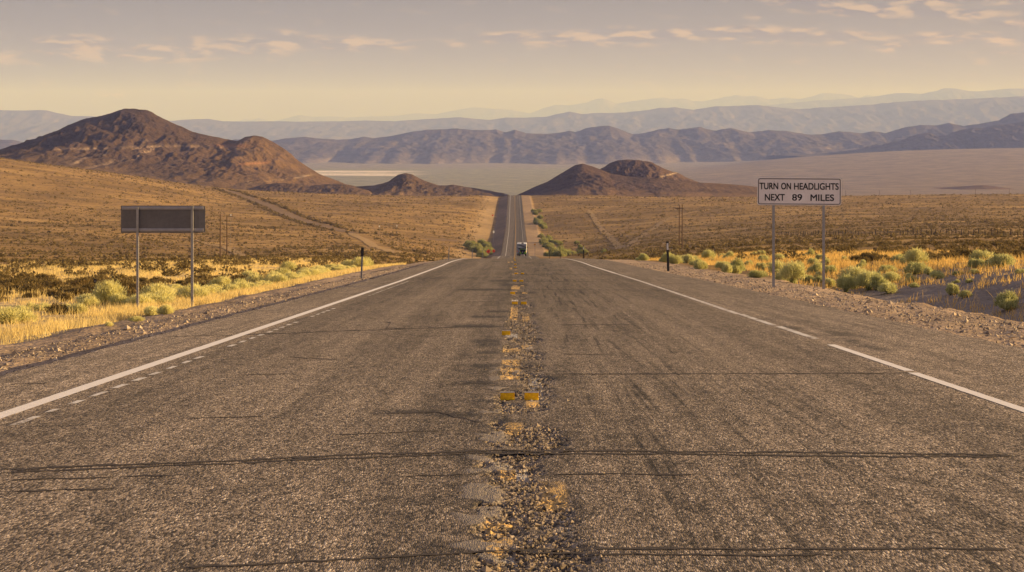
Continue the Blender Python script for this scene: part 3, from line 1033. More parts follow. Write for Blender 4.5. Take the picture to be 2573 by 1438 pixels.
RANGE_B = [(-300, 282), (-100, 285), (0, 277), (52, 278), (115, 277), (147, 285), (182, 292), (224, 292), (320, 300), (434, 304), (465, 301), (525, 299), (560, 305), (630, 306), (700, 305), (735, 306), (850, 305), (920, 303), (990, 305), (1032, 302),
           (1095, 298), (1158, 295), (1186, 298), (1228, 302), (1270, 296), (1322, 296), (1368, 294), (1410, 285), (1431, 281), (1462, 287), (1497, 284), (1550, 284), (1620, 278), (1655, 272), (1697, 270), (1743, 276), (1793, 268), (1847, 266),
           (1901, 264), (1955, 270), (2009, 275), (2063, 270), (2116, 268), (2188, 263), (2260, 256), (2332, 252), (2403, 250), (2475, 247), (2573, 242), (2800, 240)]
RANGE_C = [(-300, 320), (300, 320), (560, 312), (601, 306), (616, 299), (630, 303), (650, 296), (682, 306), (717, 298), (752, 289), (787, 294), (822, 292), (874, 295), (902, 294), (941, 292), (990, 292), (1046, 285), (1095, 287), (1147, 277),
           (1186, 270), (1235, 273), (1287, 277), (1333, 285), (1368, 271), (1396, 263), (1427, 265), (1473, 259), (1497, 249), (1515, 247), (1550, 261), (1578, 256), (1620, 250), (1668, 245), (1686, 250), (1715, 247), (1740, 254), (1768, 255),
           (1790, 250), (1829, 243), (1851, 239), (1872, 242), (1901, 241), (1930, 250), (1973, 245), (2009, 250), (2037, 243), (2070, 234), (2109, 236), (2138, 239), (2159, 247), (2177, 239), (2199, 243), (2242, 240), (2300, 244), (2420, 250), (2573, 250), (2800, 250)]
RANGE_D = [(1700, 300), (1860, 270), (1960, 262), (2060, 252), (2159, 247), (2199, 243), (2242, 236), (2278, 234), (2314, 236), (2350, 229), (2371, 222), (2400, 222), (2432, 229), (2457, 230), (2493, 227), (2540, 222), (2573, 224), (2700, 230), (2800, 228)]


def hill(name, prof, D, wf, wb, mat, seed, rel, tint_fn, nx=240, ny=110, sharp=1.25, base=None, gul=1.0, spur=.35, jag=0.0):
    """a ridge whose crest follows a skyline at distance D; wf, wb: how far its feet reach towards and away from the road"""
    cols = np.array([p[0] for p in prof], float)
    rows = np.array([p[1] for p in prof], float)
    px_ = (cols - CX) / F * D
    pz = CAM_H - (rows - HR) / F * D
    xs = np.linspace(px_[0], px_[-1], nx)
    t = np.concatenate([-np.linspace(1, 0, int(ny * .68))[:-1] ** 1.15, np.linspace(0, 1, int(ny * .32))])
    X, T = np.meshgrid(xs, t)
    L = rel
    sp_ = 1 + spur * fbm(X / (L * 1.1), X * 0 + seed, seed, 4, .6)
    Y = D + np.where(T < 0, T * wf * 1.25, T * wb * 1.1)
    tt = np.where(T < 0, np.abs(T) * 1.25 / sp_, T * 1.1)
    f = np.clip(1 - tt, 0, 1)
    f = np.where(tt < 1, (1 - np.clip(tt, 0, 1) ** sharp) * (1 - .35 * np.clip(tt, 0, 1) * (1 - np.clip(tt, 0, 1)) * 2), 0)
    off = 4 * f * (1 - f)
    xw = X + off * fbm(X / (L * .8), Y / (L * .8), seed + 1, 4) * L * .22
    H = np.interp(xw, px_, pz)
    ker = np.exp(-np.linspace(-2, 2, 2 * (nx // 9) + 1) ** 2)
    hs = np.interp(xs, px_, pz)
    hs = np.convolve(np.pad(hs, nx // 9, mode='edge'), ker / ker.sum(), mode='valid')
    Hs = np.interp(xw, xs, np.minimum(hs, np.interp(xs, px_, pz) + 6))
    H = H + (Hs - H) * sstep(.02, .30, tt)
    if jag:
        H = H + jag * fbm(X / (L * .08), X * 0 + 2, seed + 9, 4, .6)
    zb = ground(X.ravel(), Y.ravel(), False).reshape(X.shape) - 1.5 if base is None else np.full(X.shape, base)
    rel_h = np.maximum(H - zb, 0)
    g1 = ridged(X / (L * .34), Y / (L * .95), seed + 2, 5, .58)
    g2 = fbm(X / (L * .12), Y / (L * .2), seed + 3, 4, .6)
    Z = zb + (H - zb) * f
    g3 = ridged(X / (L * .11) + g2 * .6, Y / (L * .42), seed + 5, 4, .6)
    Z = Z + gul * rel_h * (off * (.16 * g1 + .055 * g3 + .05 * g2) + .018 * g2 * np.clip(f, 0, 1))
    Z = np.where(tt >= 1, zb - 1, Z)
    me = mesh_np(name, np.stack([X, Y, Z], -1).reshape(-1, 3), grid_faces(*X.shape), mat, True)
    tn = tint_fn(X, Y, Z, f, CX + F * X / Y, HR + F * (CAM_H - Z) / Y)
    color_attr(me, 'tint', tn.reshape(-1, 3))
    tag(link(name, me), kind='structure')


def lerp(a, b, w):
    w = np.clip(w, 0, 1)[..., None]
    return a * (1 - w) + np.array(b) * w


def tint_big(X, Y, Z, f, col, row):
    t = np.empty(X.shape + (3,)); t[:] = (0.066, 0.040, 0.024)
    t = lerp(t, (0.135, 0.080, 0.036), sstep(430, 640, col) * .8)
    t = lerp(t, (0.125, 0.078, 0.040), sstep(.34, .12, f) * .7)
    n = fbm(X / 12, Z / 4, 301); n2 = fbm(X / 5, Z / 22, 302)
    # a pale bench cut round the hill, with spoil spilling below it
    bench_row = 371 + 9 * np.sin(col / 95.0) * .4 + 3 * n
    bench = np.exp(-((row - bench_row) / 2.6) ** 2) * sstep(110, 170, col) * (1 - sstep(500, 640, col))
    spill = sstep(0, 6, row - bench_row) * (1 - sstep(25, 90, row - bench_row)) * sstep(.18, .5, n2) * sstep(90, 150, col) * (1 - sstep(400, 480, col))
    up = sstep(0, 6, bench_row - row) * (1 - sstep(10, 42, bench_row - row)) * sstep(.25, .55, n2) * np.exp(-((col - 290) / 60.0) ** 2)
    t = lerp(t, (0.47, 0.35, 0.26), bench * .4 * sstep(-.4, .3, n) + spill * .4 + up * .4)
    t = lerp(t, (0.40, 0.28, 0.17), np.exp(-(((col - 350) / 16.0) ** 2 + ((row - 377) / 5.0) ** 2)) * sstep(-.5, .2, n2) * .6)
    red = np.exp(-((row - (366 + .02 * (col - 550))) / 4.0) ** 2) * sstep(520, 560, col) * (1 - sstep(600, 640, col))
    red += np.exp(-((row - (413 - .06 * (col - 600))) / 3.0) ** 2) * sstep(590, 610, col) * (1 - sstep(660, 690, col))
    t = lerp(t, (0.32, 0.15, 0.065), red * .5)
    w2 = np.exp(-((row - (450 - .1 * (col - 690))) / 4.0) ** 2) * sstep(600, 640, col) * (1 - sstep(760, 800, col)) * sstep(-.1, .3, n)
    return lerp(t, (0.50, 0.38, 0.27), w2 * .6)


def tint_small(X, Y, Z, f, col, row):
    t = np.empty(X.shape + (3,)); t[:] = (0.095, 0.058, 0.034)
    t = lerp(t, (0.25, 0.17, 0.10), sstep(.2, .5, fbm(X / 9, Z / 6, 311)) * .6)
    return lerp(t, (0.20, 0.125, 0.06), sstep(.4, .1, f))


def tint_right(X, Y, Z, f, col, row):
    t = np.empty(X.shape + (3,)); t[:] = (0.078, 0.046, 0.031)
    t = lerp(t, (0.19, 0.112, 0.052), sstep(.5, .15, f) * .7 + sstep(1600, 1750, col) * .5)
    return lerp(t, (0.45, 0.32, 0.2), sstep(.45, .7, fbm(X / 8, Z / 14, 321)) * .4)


def tint_back(X, Y, Z, f, col, row):
    t = tint_right(X, Y, Z, f, col, row)
    road = np.exp(-((row - (445 - (col - 1660) * .26)) / 2.0) ** 2) * sstep(1650, 1670, col) * (1 - sstep(1700, 1715, col))
    return lerp(t, (0.55, 0.40, 0.24), road * .8)


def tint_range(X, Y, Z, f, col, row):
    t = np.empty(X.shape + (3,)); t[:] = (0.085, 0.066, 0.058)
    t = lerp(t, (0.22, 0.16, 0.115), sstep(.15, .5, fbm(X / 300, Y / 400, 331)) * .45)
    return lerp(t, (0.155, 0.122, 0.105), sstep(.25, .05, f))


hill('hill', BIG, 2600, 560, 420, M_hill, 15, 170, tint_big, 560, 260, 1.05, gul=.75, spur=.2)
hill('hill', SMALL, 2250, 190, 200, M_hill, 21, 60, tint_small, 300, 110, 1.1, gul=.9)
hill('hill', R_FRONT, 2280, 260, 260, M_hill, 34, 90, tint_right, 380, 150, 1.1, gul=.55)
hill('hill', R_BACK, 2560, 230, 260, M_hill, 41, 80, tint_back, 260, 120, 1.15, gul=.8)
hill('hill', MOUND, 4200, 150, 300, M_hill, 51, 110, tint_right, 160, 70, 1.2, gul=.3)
# low foothills at the foot of the big hill
hill('hill', [(370, 500), (410, 470), (440, 452), (470, 443), (500, 440), (540, 446), (580, 456), (640, 465), (690, 468), (740, 480), (780, 500)], 2230, 130, 160, M_hill, 61, 50, tint_small, 220, 90, 1.1)
hill('hill', [(560, 500), (620, 476), (660, 464), (700, 460), (740, 462), (780, 467), (820, 463), (850, 462), (880, 466), (920, 478), (960, 500)], 2120, 90, 150, M_hill, 66, 40, tint_small, 220, 90, 1.1)
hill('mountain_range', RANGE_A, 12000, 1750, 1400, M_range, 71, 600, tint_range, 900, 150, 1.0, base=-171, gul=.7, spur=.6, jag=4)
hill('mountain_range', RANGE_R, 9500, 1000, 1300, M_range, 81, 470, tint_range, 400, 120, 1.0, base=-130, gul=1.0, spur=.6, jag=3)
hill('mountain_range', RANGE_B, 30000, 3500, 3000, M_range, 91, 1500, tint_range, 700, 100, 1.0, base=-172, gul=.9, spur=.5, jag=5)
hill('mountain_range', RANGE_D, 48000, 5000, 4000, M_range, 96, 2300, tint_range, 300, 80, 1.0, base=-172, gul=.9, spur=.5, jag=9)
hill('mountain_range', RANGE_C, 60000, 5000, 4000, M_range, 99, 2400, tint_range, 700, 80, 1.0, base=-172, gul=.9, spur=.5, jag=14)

# ---------------------------------------------------------------- plants
def blades_mesh(name, base, tip, side, leaf, mat):
    """one thin triangle per blade: two base corners and a tip"""
    n = len(base)
    V_ = np.empty((n, 3, 3))
    V_[:, 0] = base - side
    V_[:, 1] = base + side
    V_[:, 2] = tip
    me = mesh_np(name, V_.reshape(-1, 3), np.arange(n * 3).reshape(-1, 3), mat)
    float_attr(me, 'leaf', np.repeat(leaf, 3))
    return me


def bush_mesh(name, seed, mat, lobes, n, h=.85, width=.016, lean=.35, upright=.5):
    """a rounded shrub about 1 m across made of fine twigs and leaves in several domes"""
    r = np.random.default_rng(seed)
    k = lobes
    ang = r.uniform(0, 2 * np.pi, k)
    rad = np.sqrt(r.uniform(0, 1, k)) * .30 * (k > 1)
    cx, cy_ = np.cos(ang) * rad, np.sin(ang) * rad
    lr = r.uniform(.20, .34, k) if k > 1 else np.array([.46])
    lh = h * r.uniform(.65, 1.0, k) * (1 - .8 * rad)
    w = lr ** 2
    idx = r.choice(k, n, p=w / w.sum())
    phi = r.uniform(0, 2 * np.pi, n)
    ct = r.uniform(-.15, 1, n) ** 1.0
    st = np.sqrt(np.clip(1 - ct * ct, 0, 1))
    d = np.stack([np.cos(phi) * st, np.sin(phi) * st, ct], -1)
    bump_ = 1 + .16 * np.sin(phi * 5 + idx) * st + r.normal(0, .15, n)
    L = np.stack([lr[idx], lr[idx], lh[idx] * .55], -1)
    cen = np.stack([cx[idx], cy_[idx], lh[idx] * .42], -1)
    tip = cen + d * L * bump_[:, None]
    dirn = d * (1 - upright) + np.array([0, 0, 1]) * upright + r.normal(0, lean * .5, (n, 3))
    dirn /= np.linalg.norm(dirn, axis=1)[:, None]
    ln = r.uniform(.07, .19, n)
    base = tip - dirn * ln[:, None]
    base[:, 2] = np.maximum(base[:, 2], .0)
    side = np.cross(dirn, r.normal(0, 1, (n, 3)))
    side /= np.linalg.norm(side, axis=1)[:, None] + 1e-9
    side *= (width * r.uniform(.6, 1.5, n))[:, None]
    clump = .5 + .5 * np.sin(idx * 2.4 + seed)
    leaf = np.clip(r.uniform(0, 1, n) * .65 + clump * .25 + .1 * ct, 0, 1)
    # woody stems fanning up from the root
    m = max(30, n // 14)
    j = r.choice(k, m)
    sb = np.stack([r.normal(0, .05, m), r.normal(0, .05, m), np.full(m, -.05)], -1)
    stp = np.stack([cx[j], cy_[j], lh[j] * .45], -1) + r.normal(0, .10, (m, 3))
    ss = r.normal(0, .012, (m, 3))
    return blades_mesh(name, np.concatenate([base, sb]), np.concatenate([tip, stp]), np.concatenate([side, ss]),
                       np.concatenate([leaf, r.uniform(0, .15, m)]), mat)


M_green_brush = mat_foliage('green_brush_leaf', (0.17, 0.185, 0.07), (0.33, 0.335, 0.13), (0.54, 0.49, 0.20), 0.35)
M_mid_brush = mat_foliage('grey_green_brush_leaf', (0.32, 0.34, 0.15), (0.57, 0.56, 0.26), (0.80, 0.73, 0.36), 0.40)
M_grass_pale = mat_foliage('pale_grass_blade', (0.68, 0.51, 0.19), (0.84, 0.66, 0.28), (0.93, 0.80, 0.42), 0.45)
RABBIT = [bush_mesh('rabbitbrush', 400 + i, M_rabbit, lb, 2600, h_, .013) for i, (lb, h_) in enumerate([(1, .85), (4, .8), (6, .75), (3, .9), (5, .7), (2, .8)])]
BRUSH = [bush_mesh('rabbitbrush', 430 + i, M_mid_brush, lb, 2600, h_, .013) for i, (lb, h_) in enumerate([(1, .85), (4, .8), (6, .75), (3, .9), (2, .8)])]
THICK = [bush_mesh('rabbitbrush', 460 + i, M_green_brush, lb, 2600, h_, .016, .6) for i, (lb, h_) in enumerate([(5, .85), (6, .75), (4, .9)])]
SAGE = [bush_mesh('sagebrush', 500 + i, M_sage, lb, 900, h_, .020, .6, .35) for i, (lb, h_) in enumerate([(4, .6), (6, .5), (3, .7), (5, .55)])]


def on_ground(col, row, lo=20.0, hi=400.0):
    """the nearest point of the ground seen at a pixel of the photograph's frame"""
    y = np.exp(np.linspace(math.log(lo), math.log(hi), 600))
    x = (col - CX) / F * y
    r = HR + F * (CAM_H - ground(x, y)) / y
    k = np.argmax(r <= row)
    return float(x[k]), float(y[k])


sd = random.Random(11)
used_xy = []


def plant(meshes, name, x, y, w, h, label, cat, group):
    me = sd.choice(meshes)
    o = link(name, me)
    o.location = (x, y, gz(x, y) - .02)
    o.rotation_euler = (0, 0, sd.uniform(0, 6.28))
    o.scale = (w, w * sd.uniform(.85, 1.1), h * (1.0 if meshes is SAGE else 1.1))
    used_xy.append((x, y, w))
    return tag(o, label, cat, group)


G_L, G_R, G_D = 'pale green bushes along the left verge', 'pale green bushes along the right verge', 'dark low sagebrush on the plain'
SPEC = [  # column, foot row, width, height (px), label
    (15, 814, 105, 66, 'biggest pale green bush at the edge of the left verge, nearest the gravel'),
    (62, 800, 75, 46, 'pale green bush just behind the biggest bush of the left verge'),
    (92, 782, 62, 40, 'pale green bush behind the first two big bushes of the left verge'),
    (190, 787, 88, 50, 'grey green domed bush beside the dark sagebrush of the left verge'),
    (226, 776, 62, 44, 'yellow green bush touching the grey green dome beside the dark sagebrush'),
    (246, 764, 92, 56, 'broad tall yellow green bush behind the short dark stake'),
    (288, 768, 64, 48, 'twiggy yellow bush at the right flank of the broad tall bush'),
    (318, 770, 50, 34, 'grey green bush left of the unlettered sign panel, close by its near leg'),
    (352, 764, 74, 46, 'pale green bush behind the outer leg of the sign seen from the back'),
    (392, 760, 66, 48, 'high rounded bush between the two legs of the sign seen from the back'),
    (385, 792, 52, 42, 'grey bush left of a touching pair in front of the grey sign panel'),
    (420, 789, 52, 48, 'silver green bush right of a touching pair in front of the grey sign panel'),
    (343, 808, 36, 17, 'low tuft like bush at the outer foot of the sign seen from the back'),
    (276, 818, 26, 20, 'small lone bush on the pale gravel in front of the left verge'),
    (440, 737, 46, 26, 'flat dark green bush left of the inner leg of the sign seen from the back'),
    (465, 734, 40, 28, 'dark green bush just behind the inner leg of the sign seen from the back')]
for c, r, w, h, lab in SPEC:
    x, y = on_ground(c, r)
    plant(RABBIT, 'rabbitbrush', x, y, w / F * y * 1.05, h / F * y * .95, lab, 'bush', G_L)
x, y = on_ground(138, 790)
plant(SAGE, 'sagebrush', x, y, 82 / F * y, 40 / F * y * 1.6, 'blackish spreading sagebrush among the pale green left verge bushes', 'bush', G_L)
SPEC_R = [
    (2540, 780, 76, 46, 'bright green bush alone at the foot of the bare grey bank by the right ditch'),
    (2148, 726, 66, 50, 'tallest bush of the tight green clump beyond the lettered sign'),
    (2182, 730, 62, 42, 'middle bush of the tight green clump beyond the lettered sign'),
    (2205, 730, 62, 44, 'rounded grey green bush in the tight clump beyond the lettered sign'),
    (2236, 737, 60, 34, 'low bush ending the tight green clump nearest the gravel'),
    (2240, 712, 46, 26, 'bush behind the tight green clump, half hidden by it'),
    (2050, 691, 50, 34, 'large grey green dome between the legs of the lettered sign'),
    (2092, 690, 42, 30, 'grey green dome just beyond the far leg of the lettered sign'),
    (2008, 684, 42, 27, 'yellow green dome between the legs of the lettered sign, further back'),
    (1987, 708, 44, 26, 'bush at the gravel edge between the legs of the lettered sign, nearest the inner leg'),
    (2028, 710, 44, 25, 'bush at the gravel edge midway between the legs of the lettered sign'),
    (2060, 712, 38, 20, 'low bush at the gravel edge close by the outer leg of the lettered sign'),
    (1902, 698, 44, 26, 'green bush at the gravel edge just before the inner leg of the lettered sign'),
    (1925, 682, 38, 20, 'small bush directly behind the inner leg of the lettered sign'),
    (2222, 690, 46, 30, 'green bush on the slope above the tight clump beyond the lettered sign'),
    (2490, 672, 46, 30, 'big grey green bush high on the bank amid golden grass'),
    (2465, 676, 20, 14, 'small dark bush beside the big grey green bush high on the bank'),
    (2403, 694, 36, 18, 'bush on the bare bank below the golden grass, right of the lettered sign'),
    (2448, 690, 26, 12, 'low green tuft on the bare bank next to the bush below the golden grass'),
    (2424, 748, 32, 24, 'yellow tipped little bush low on the bare grey bank'),
    (2433, 712, 30, 16, 'pale little bush half way up the bare grey bank'),
    (2405, 712, 26, 10, 'flat green tuft half way up the bare grey bank'),
    (2300, 722, 34, 13, 'flat grey green tuft on the bank past the tight clump'),
    (2285, 700, 30, 16, 'tiny bush on the slope between the tight clump and the bank'),
    (2560, 688, 34, 16, 'flat yellow bush at the top of the grey bank, out by the picture edge')]
for c, r, w, h, lab in SPEC_R:
    x, y = on_ground(c, r)
    plant(BRUSH, 'rabbitbrush', x, y, w / F * y * 1.05, h / F * y * 1.2, lab, 'bush', G_R)


def far_enough(x, y, d):
    return all((x - a) ** 2 + (y - b) ** 2 > (d + .25 * w) ** 2 for a, b, w in used_xy[-160:])


n = 0
for _ in range(4000):                                       # the row receding along the left verge
    if n >= 82: break
    y = 60 + 90 * sd.random() ** 1.15
    dx = -9.6 - abs(sd.gauss(0, 1.3)) - .006 * y
    x = dx + float(road_x(y))
    if CX + F * x / y > 1160 or not far_enough(x, y, .34): continue
    w = sd.uniform(.6, 1.15)
    plant(RABBIT, 'rabbitbrush', x, y, w, w * sd.uniform(.6, .85), 'yellow green bush in the crowded row along the left verge past the grey sign', 'bush', G_L + ' past the sign')
    n += 1
n = 0
for _ in range(6000):
    if n >= 70: break
    y = 58 + 85 * sd.random()
    dx = 8.7 + sd.random() ** 1.4 * 8.5
    x = dx + float(road_x(y))
    if not far_enough(x, y, .5) or (y < 64 and dx < 10): continue
    w = sd.uniform(.45, .95)
    plant(BRUSH, 'rabbitbrush', x, y, w, w * sd.uniform(.7, .95), 'domed green bush in the scattered field behind the black marker post', 'bush', G_R + ' past the sign')
    n += 1
for i in range(26):                                         # thicket on the embankment by the junction
    y = 800 + 125 * sd.random()
    dx = -11 - sd.random() * 13 * (y - 760) / 165
    w = sd.uniform(3.0, 5.4)
    plant(THICK, 'rabbitbrush', dx + float(road_x(y)), y, w, w * sd.uniform(.75, 1.0), 'green bush of the thicket on the bank just before the dirt road junction', 'bush', 'thicket by the junction')
for i in range(70):
    y = 640 * (1350 / 640) ** (sd.random() ** 1.5)
    dx = 12.6 + abs(sd.gauss(0, 6.0)) * (1.0 if y < 900 else .4)
    if 1010 < y < 1085: continue
    w = sd.uniform(2.8, 5.2)
    plant(THICK, 'rabbitbrush', dx + float(road_x(y)), y, w, w * sd.uniform(.7, .95), 'green bush in the belt along the right side of the far stretch of road', 'bush', 'belt of bushes beside the far road')

# sagebrush of the plains: the nearest ones singly, the rest as one mass
n = 0
cand = []
for _ in range(9000):
    y = 46 + 125 * sd.random()
    c = sd.uniform(-60, 2640)
    x = (c - CX) / F * y
    dx = x - float(road_x(y))
    if dx < 0 and y < 66: continue
    if -12.0 < dx < 13.5 or (dx > 0 and y < 78 + .6 * (17 - min(dx, 17))): continue
    if dx > 0 and dx < 16 and y < 105: continue
    if dx < 0 and y < 105 and sd.random() < .45: continue
    if sd.random() > .35 + .65 * (vnoise(np.array([x / 9]), np.array([y / 14]), 71)[0] > -.1): continue
    cand.append((y, x, dx))
cand.sort()
for y, x, dx in cand:
    if n >= 210: break
    if not far_enough(x, y, .62): continue
    w = sd.uniform(.55, 1.15)
    plant(SAGE, 'sagebrush', x, y, w, w * sd.uniform(.75, 1.1), 'low dark brown sagebrush on the plain left of the left verge' if dx < 0 else 'low dark brown sagebrush on the rise beyond the golden grass on the right', 'bush', G_D + (' left' if dx < 0 else ' right'))
    n += 1
SAGE_FAR = cand[n][0] if n < len(cand) else 160


def clump_cloud(name, x, y, size, per, seed, mat, flat=.65):
    """many small shrubs in one mesh: 'per' leaf-like triangles each"""
    r = np.random.default_rng(seed)
    n = len(x)
    z = ground(x, y)
    phi = r.uniform(0, 2 * np.pi, (n, per)); ct = r.uniform(-.05, 1, (n, per)); st = np.sqrt(1 - ct ** 2)
    d = np.stack([np.cos(phi) * st, np.sin(phi) * st, ct * flat * 1.4], -1) * r.uniform(.55, 1.1, (n, per))[..., None]
    cen = np.stack([x, y, z], -1)[:, None] + d * (size * .5)[:, None, None]
    cen = cen.reshape(-1, 3)
    s = np.repeat(size, per) * (.42 if per < 20 else .20)
    a = r.normal(0, 1, (len(cen), 3)); b = r.normal(0, 1, (len(cen), 3))
    a /= np.linalg.norm(a, axis=1)[:, None]; b /= np.linalg.norm(b, axis=1)[:, None]
    V_ = np.stack([cen + a * s[:, None] * .6, cen + b * s[:, None] * .6, cen - (a + b) * s[:, None] * .5], 1)
    me = mesh_np(name, V_.reshape(-1, 3), np.arange(len(cen) * 3).reshape(-1, 3), mat)
    lf = np.repeat(np.clip(r.normal(.38, .2, n), 0, 1), per * 3) + np.repeat(r.uniform(-.15, .15, n * per), 3)
    float_attr(me, 'leaf', np.clip(lf, 0, 1))
    o = link(name, me)
    return tag(o, kind='stuff')


def scatter(n, y0, y1, pw, seed, c0=-260, c1=2830):
    r = np.random.default_rng(seed)
    u = r.uniform(0, 1, n)
    y = (y0 ** pw + u * (y1 ** pw - y0 ** pw)) ** (1 / pw)
    c = r.uniform(c0, c1, n)
    x = (c - CX) / F * y
    dx = x - road_x(y)
    w = sstep(300, 600, y)
    ok = (dx < -(12.2 + w * 8)) | (dx > 13.5 + w * 3)
    ok &= ~((dx > 0) & (y < 88) & (dx < 20))
    dens = fbm(x / 34, y / 30, 371) + .6 * fbm(x / 9, y / 13, 372)
    ok &= r.uniform(0, 1, n) < .14 + .86 * sstep(-.26, .24, dens)
    for P, half in ((ACC, 4.6), (TRK, 2.6)):
        for px_, py__ in zip(P[0][::2], P[1][::2]):
            ok &= (x - px_) ** 2 + (y - py__) ** 2 > (half + 3) ** 2
    return x[ok], y[ok], r


x, y, r = scatter(4200, 60, 330, 2, 601)
m = (y > SAGE_FAR) | (np.abs(CX + F * x / y - 1286) > 1390)
x, y = x[m], y[m]
clump_cloud('sagebrush_cover', x, y, r.uniform(.45, 1.15, len(x)), 60, 602, M_sage)
x, y, r = scatter(40000, 320, 900, 1.8, 611)
clump_cloud('sagebrush_cover', x, y, np.clip(r.lognormal(-.55, .45, len(x)), .3, 1.9), 12, 612, M_sage)
x, y, r = scatter(42000, 880, 1660, 1.2, 621)
clump_cloud('sagebrush_cover', x, y, np.clip(r.lognormal(-.35, .5, len(x)), .35, 2.6), 10, 622, M_sage)
# denser dark brush lining the dirt road
r = np.random.default_rng(631)
k = r.integers(20, len(ACC[0]) - 1, 640)
tx, ty = np.gradient(ACC[0]), np.gradient(ACC[1])
nn = np.hypot(tx, ty)
sgn = np.where(r.uniform(0, 1, 640) < .5, -1, 1) * (5.2 + np.abs(r.normal(0, 2.0, 640)))
bx, by = ACC[0][k] - ty[k] / nn[k] * sgn, ACC[1][k] + tx[k] / nn[k] * sgn
clump_cloud('roadside_brush', bx, by, r.uniform(1.0, 2.3, 640), 16, 632, M_sage, .8)


# golden grass of the verges
def grass(name, x, y, hgt, per, seed, mat, wid=.010):
    r = np.random.default_rng(seed)
    n = len(x)
    X_ = np.repeat(x, per) + r.normal(0, .09, n * per); Y_ = np.repeat(y, per) + r.normal(0, .09, n * per)
    h = np.repeat(hgt, per) * r.uniform(.45, 1.1, n * per)
    b = np.stack([X_, Y_, ground(X_, Y_) - .01], -1)
    t = b + np.stack([r.normal(0, .30, n * per) * h, r.normal(0, .30, n * per) * h, h], -1)
    a = r.uniform(0, 2 * np.pi, n * per)
    w = wid * r.uniform(.6, 1.4, n * per) * np.clip(Y_ / 55, .8, 2.2)
    s = np.stack([np.cos(a) * w, np.sin(a) * w, 0 * w], -1)
    o = link(name, blades_mesh(name, b, t, s, np.clip(r.normal(.5, .25, n * per), 0, 1), mat))
    return tag(o, kind='stuff')


r = np.random.default_rng(651)
N = 26000
y = 22 + 138 * r.uniform(0, 1, N) ** 1.1
dx = -8.5 - np.abs(r.normal(0, 1.7, N)) - .8 * r.uniform(0, 1, N)
dens = fbm(dx / 1.3, y / 2.8, 652, 3) + .5 * fbm(dx / 5, y / 12, 653) + .14 * sstep(40, 60, y)
m = dens > r.normal(.20, .16, N)
x, y = (dx + road_x(y))[m], y[m]
grass('dry_grass', x, y, r.uniform(.10, .30, len(x)), 6, 655, M_grass_pale)
N = 60000
y = 46 + 190 * r.uniform(0, 1, N) ** 1.15
dx = -11.0 - np.abs(r.normal(0, 20, N))
m = (fbm(dx / 5, y / 7, 656, 3)) > r.normal(.12, .16, N)
x, y = (dx + road_x(y))[m], y[m]
grass('dry_grass', x, y, r.uniform(.12, .34, len(x)), 4, 657, M_grass_pale)
N = 30000
y = 34 + 126 * r.uniform(0, 1, N)
dx = 10.2 + r.gamma(2.0, 3.2, N)
m = (fbm(dx / 2.2, y / 4.5, 661, 3) + .30 * sstep(62, 100, y + dx * 2.0) - .14) > r.normal(.20, .15, N)
m &= ~((y < 56) & (dx < 11.0))
m &= ~((y < 66) & (r.uniform(0, 1, N) < .62))
x, y = (dx + road_x(y))[m], y[m]
grass('dry_grass', x, y, r.uniform(.14, .36, len(x)), 5, 665, M_grass)

# loose stones of the gravel shoulders
def stones(name, n, seed, side):
    r = np.random.default_rng(seed)
    y = 9 + 100 * r.uniform(0, 1, n) ** 1.7
    dx = (4.78 + 2.9 * r.beta(1.3, 1.6, n)) * -1 if side < 0 else 5.75 + 3.0 * r.beta(1.2, 1.4, n)
    x = dx + road_x(y)
    s = np.clip(r.lognormal(math.log(.012), .62, n), .005, .065)
    z = ground(x, y) + s * .05
    oct_ = np.array([(1, 0, 0), (0, 1, 0), (-1, 0, 0), (0, -1, 0), (0, 0, .75), (0, 0, -.75)], float)
    fc = np.array([(0, 1, 4), (1, 2, 4), (2, 3, 4), (3, 0, 4), (1, 0, 5), (2, 1, 5), (3, 2, 5), (0, 3, 5)])
    V_ = oct_[None] * r.uniform(.6, 1.35, (n, 6, 3)) + r.normal(0, .12, (n, 6, 3))
    a = r.uniform(0, 6.28, n)
    ca, sa = np.cos(a)[:, None], np.sin(a)[:, None]
    V_ = np.stack([V_[..., 0] * ca - V_[..., 1] * sa, V_[..., 0] * sa + V_[..., 1] * ca, V_[..., 2]], -1)
    V_ = V_ * s[:, None, None] + np.stack([x, y, z], -1)[:, None]
    Fc = (fc[None] + (np.arange(n) * 6)[:, None, None]).reshape(-1, 3)
    me = mesh_np(name, V_.reshape(-1, 3), Fc, M_stone)
    float_attr(me, 'tone', np.repeat(r.uniform(0, 1, n) ** 1.3, 6))
    return tag(link(name, me), kind='stuff')


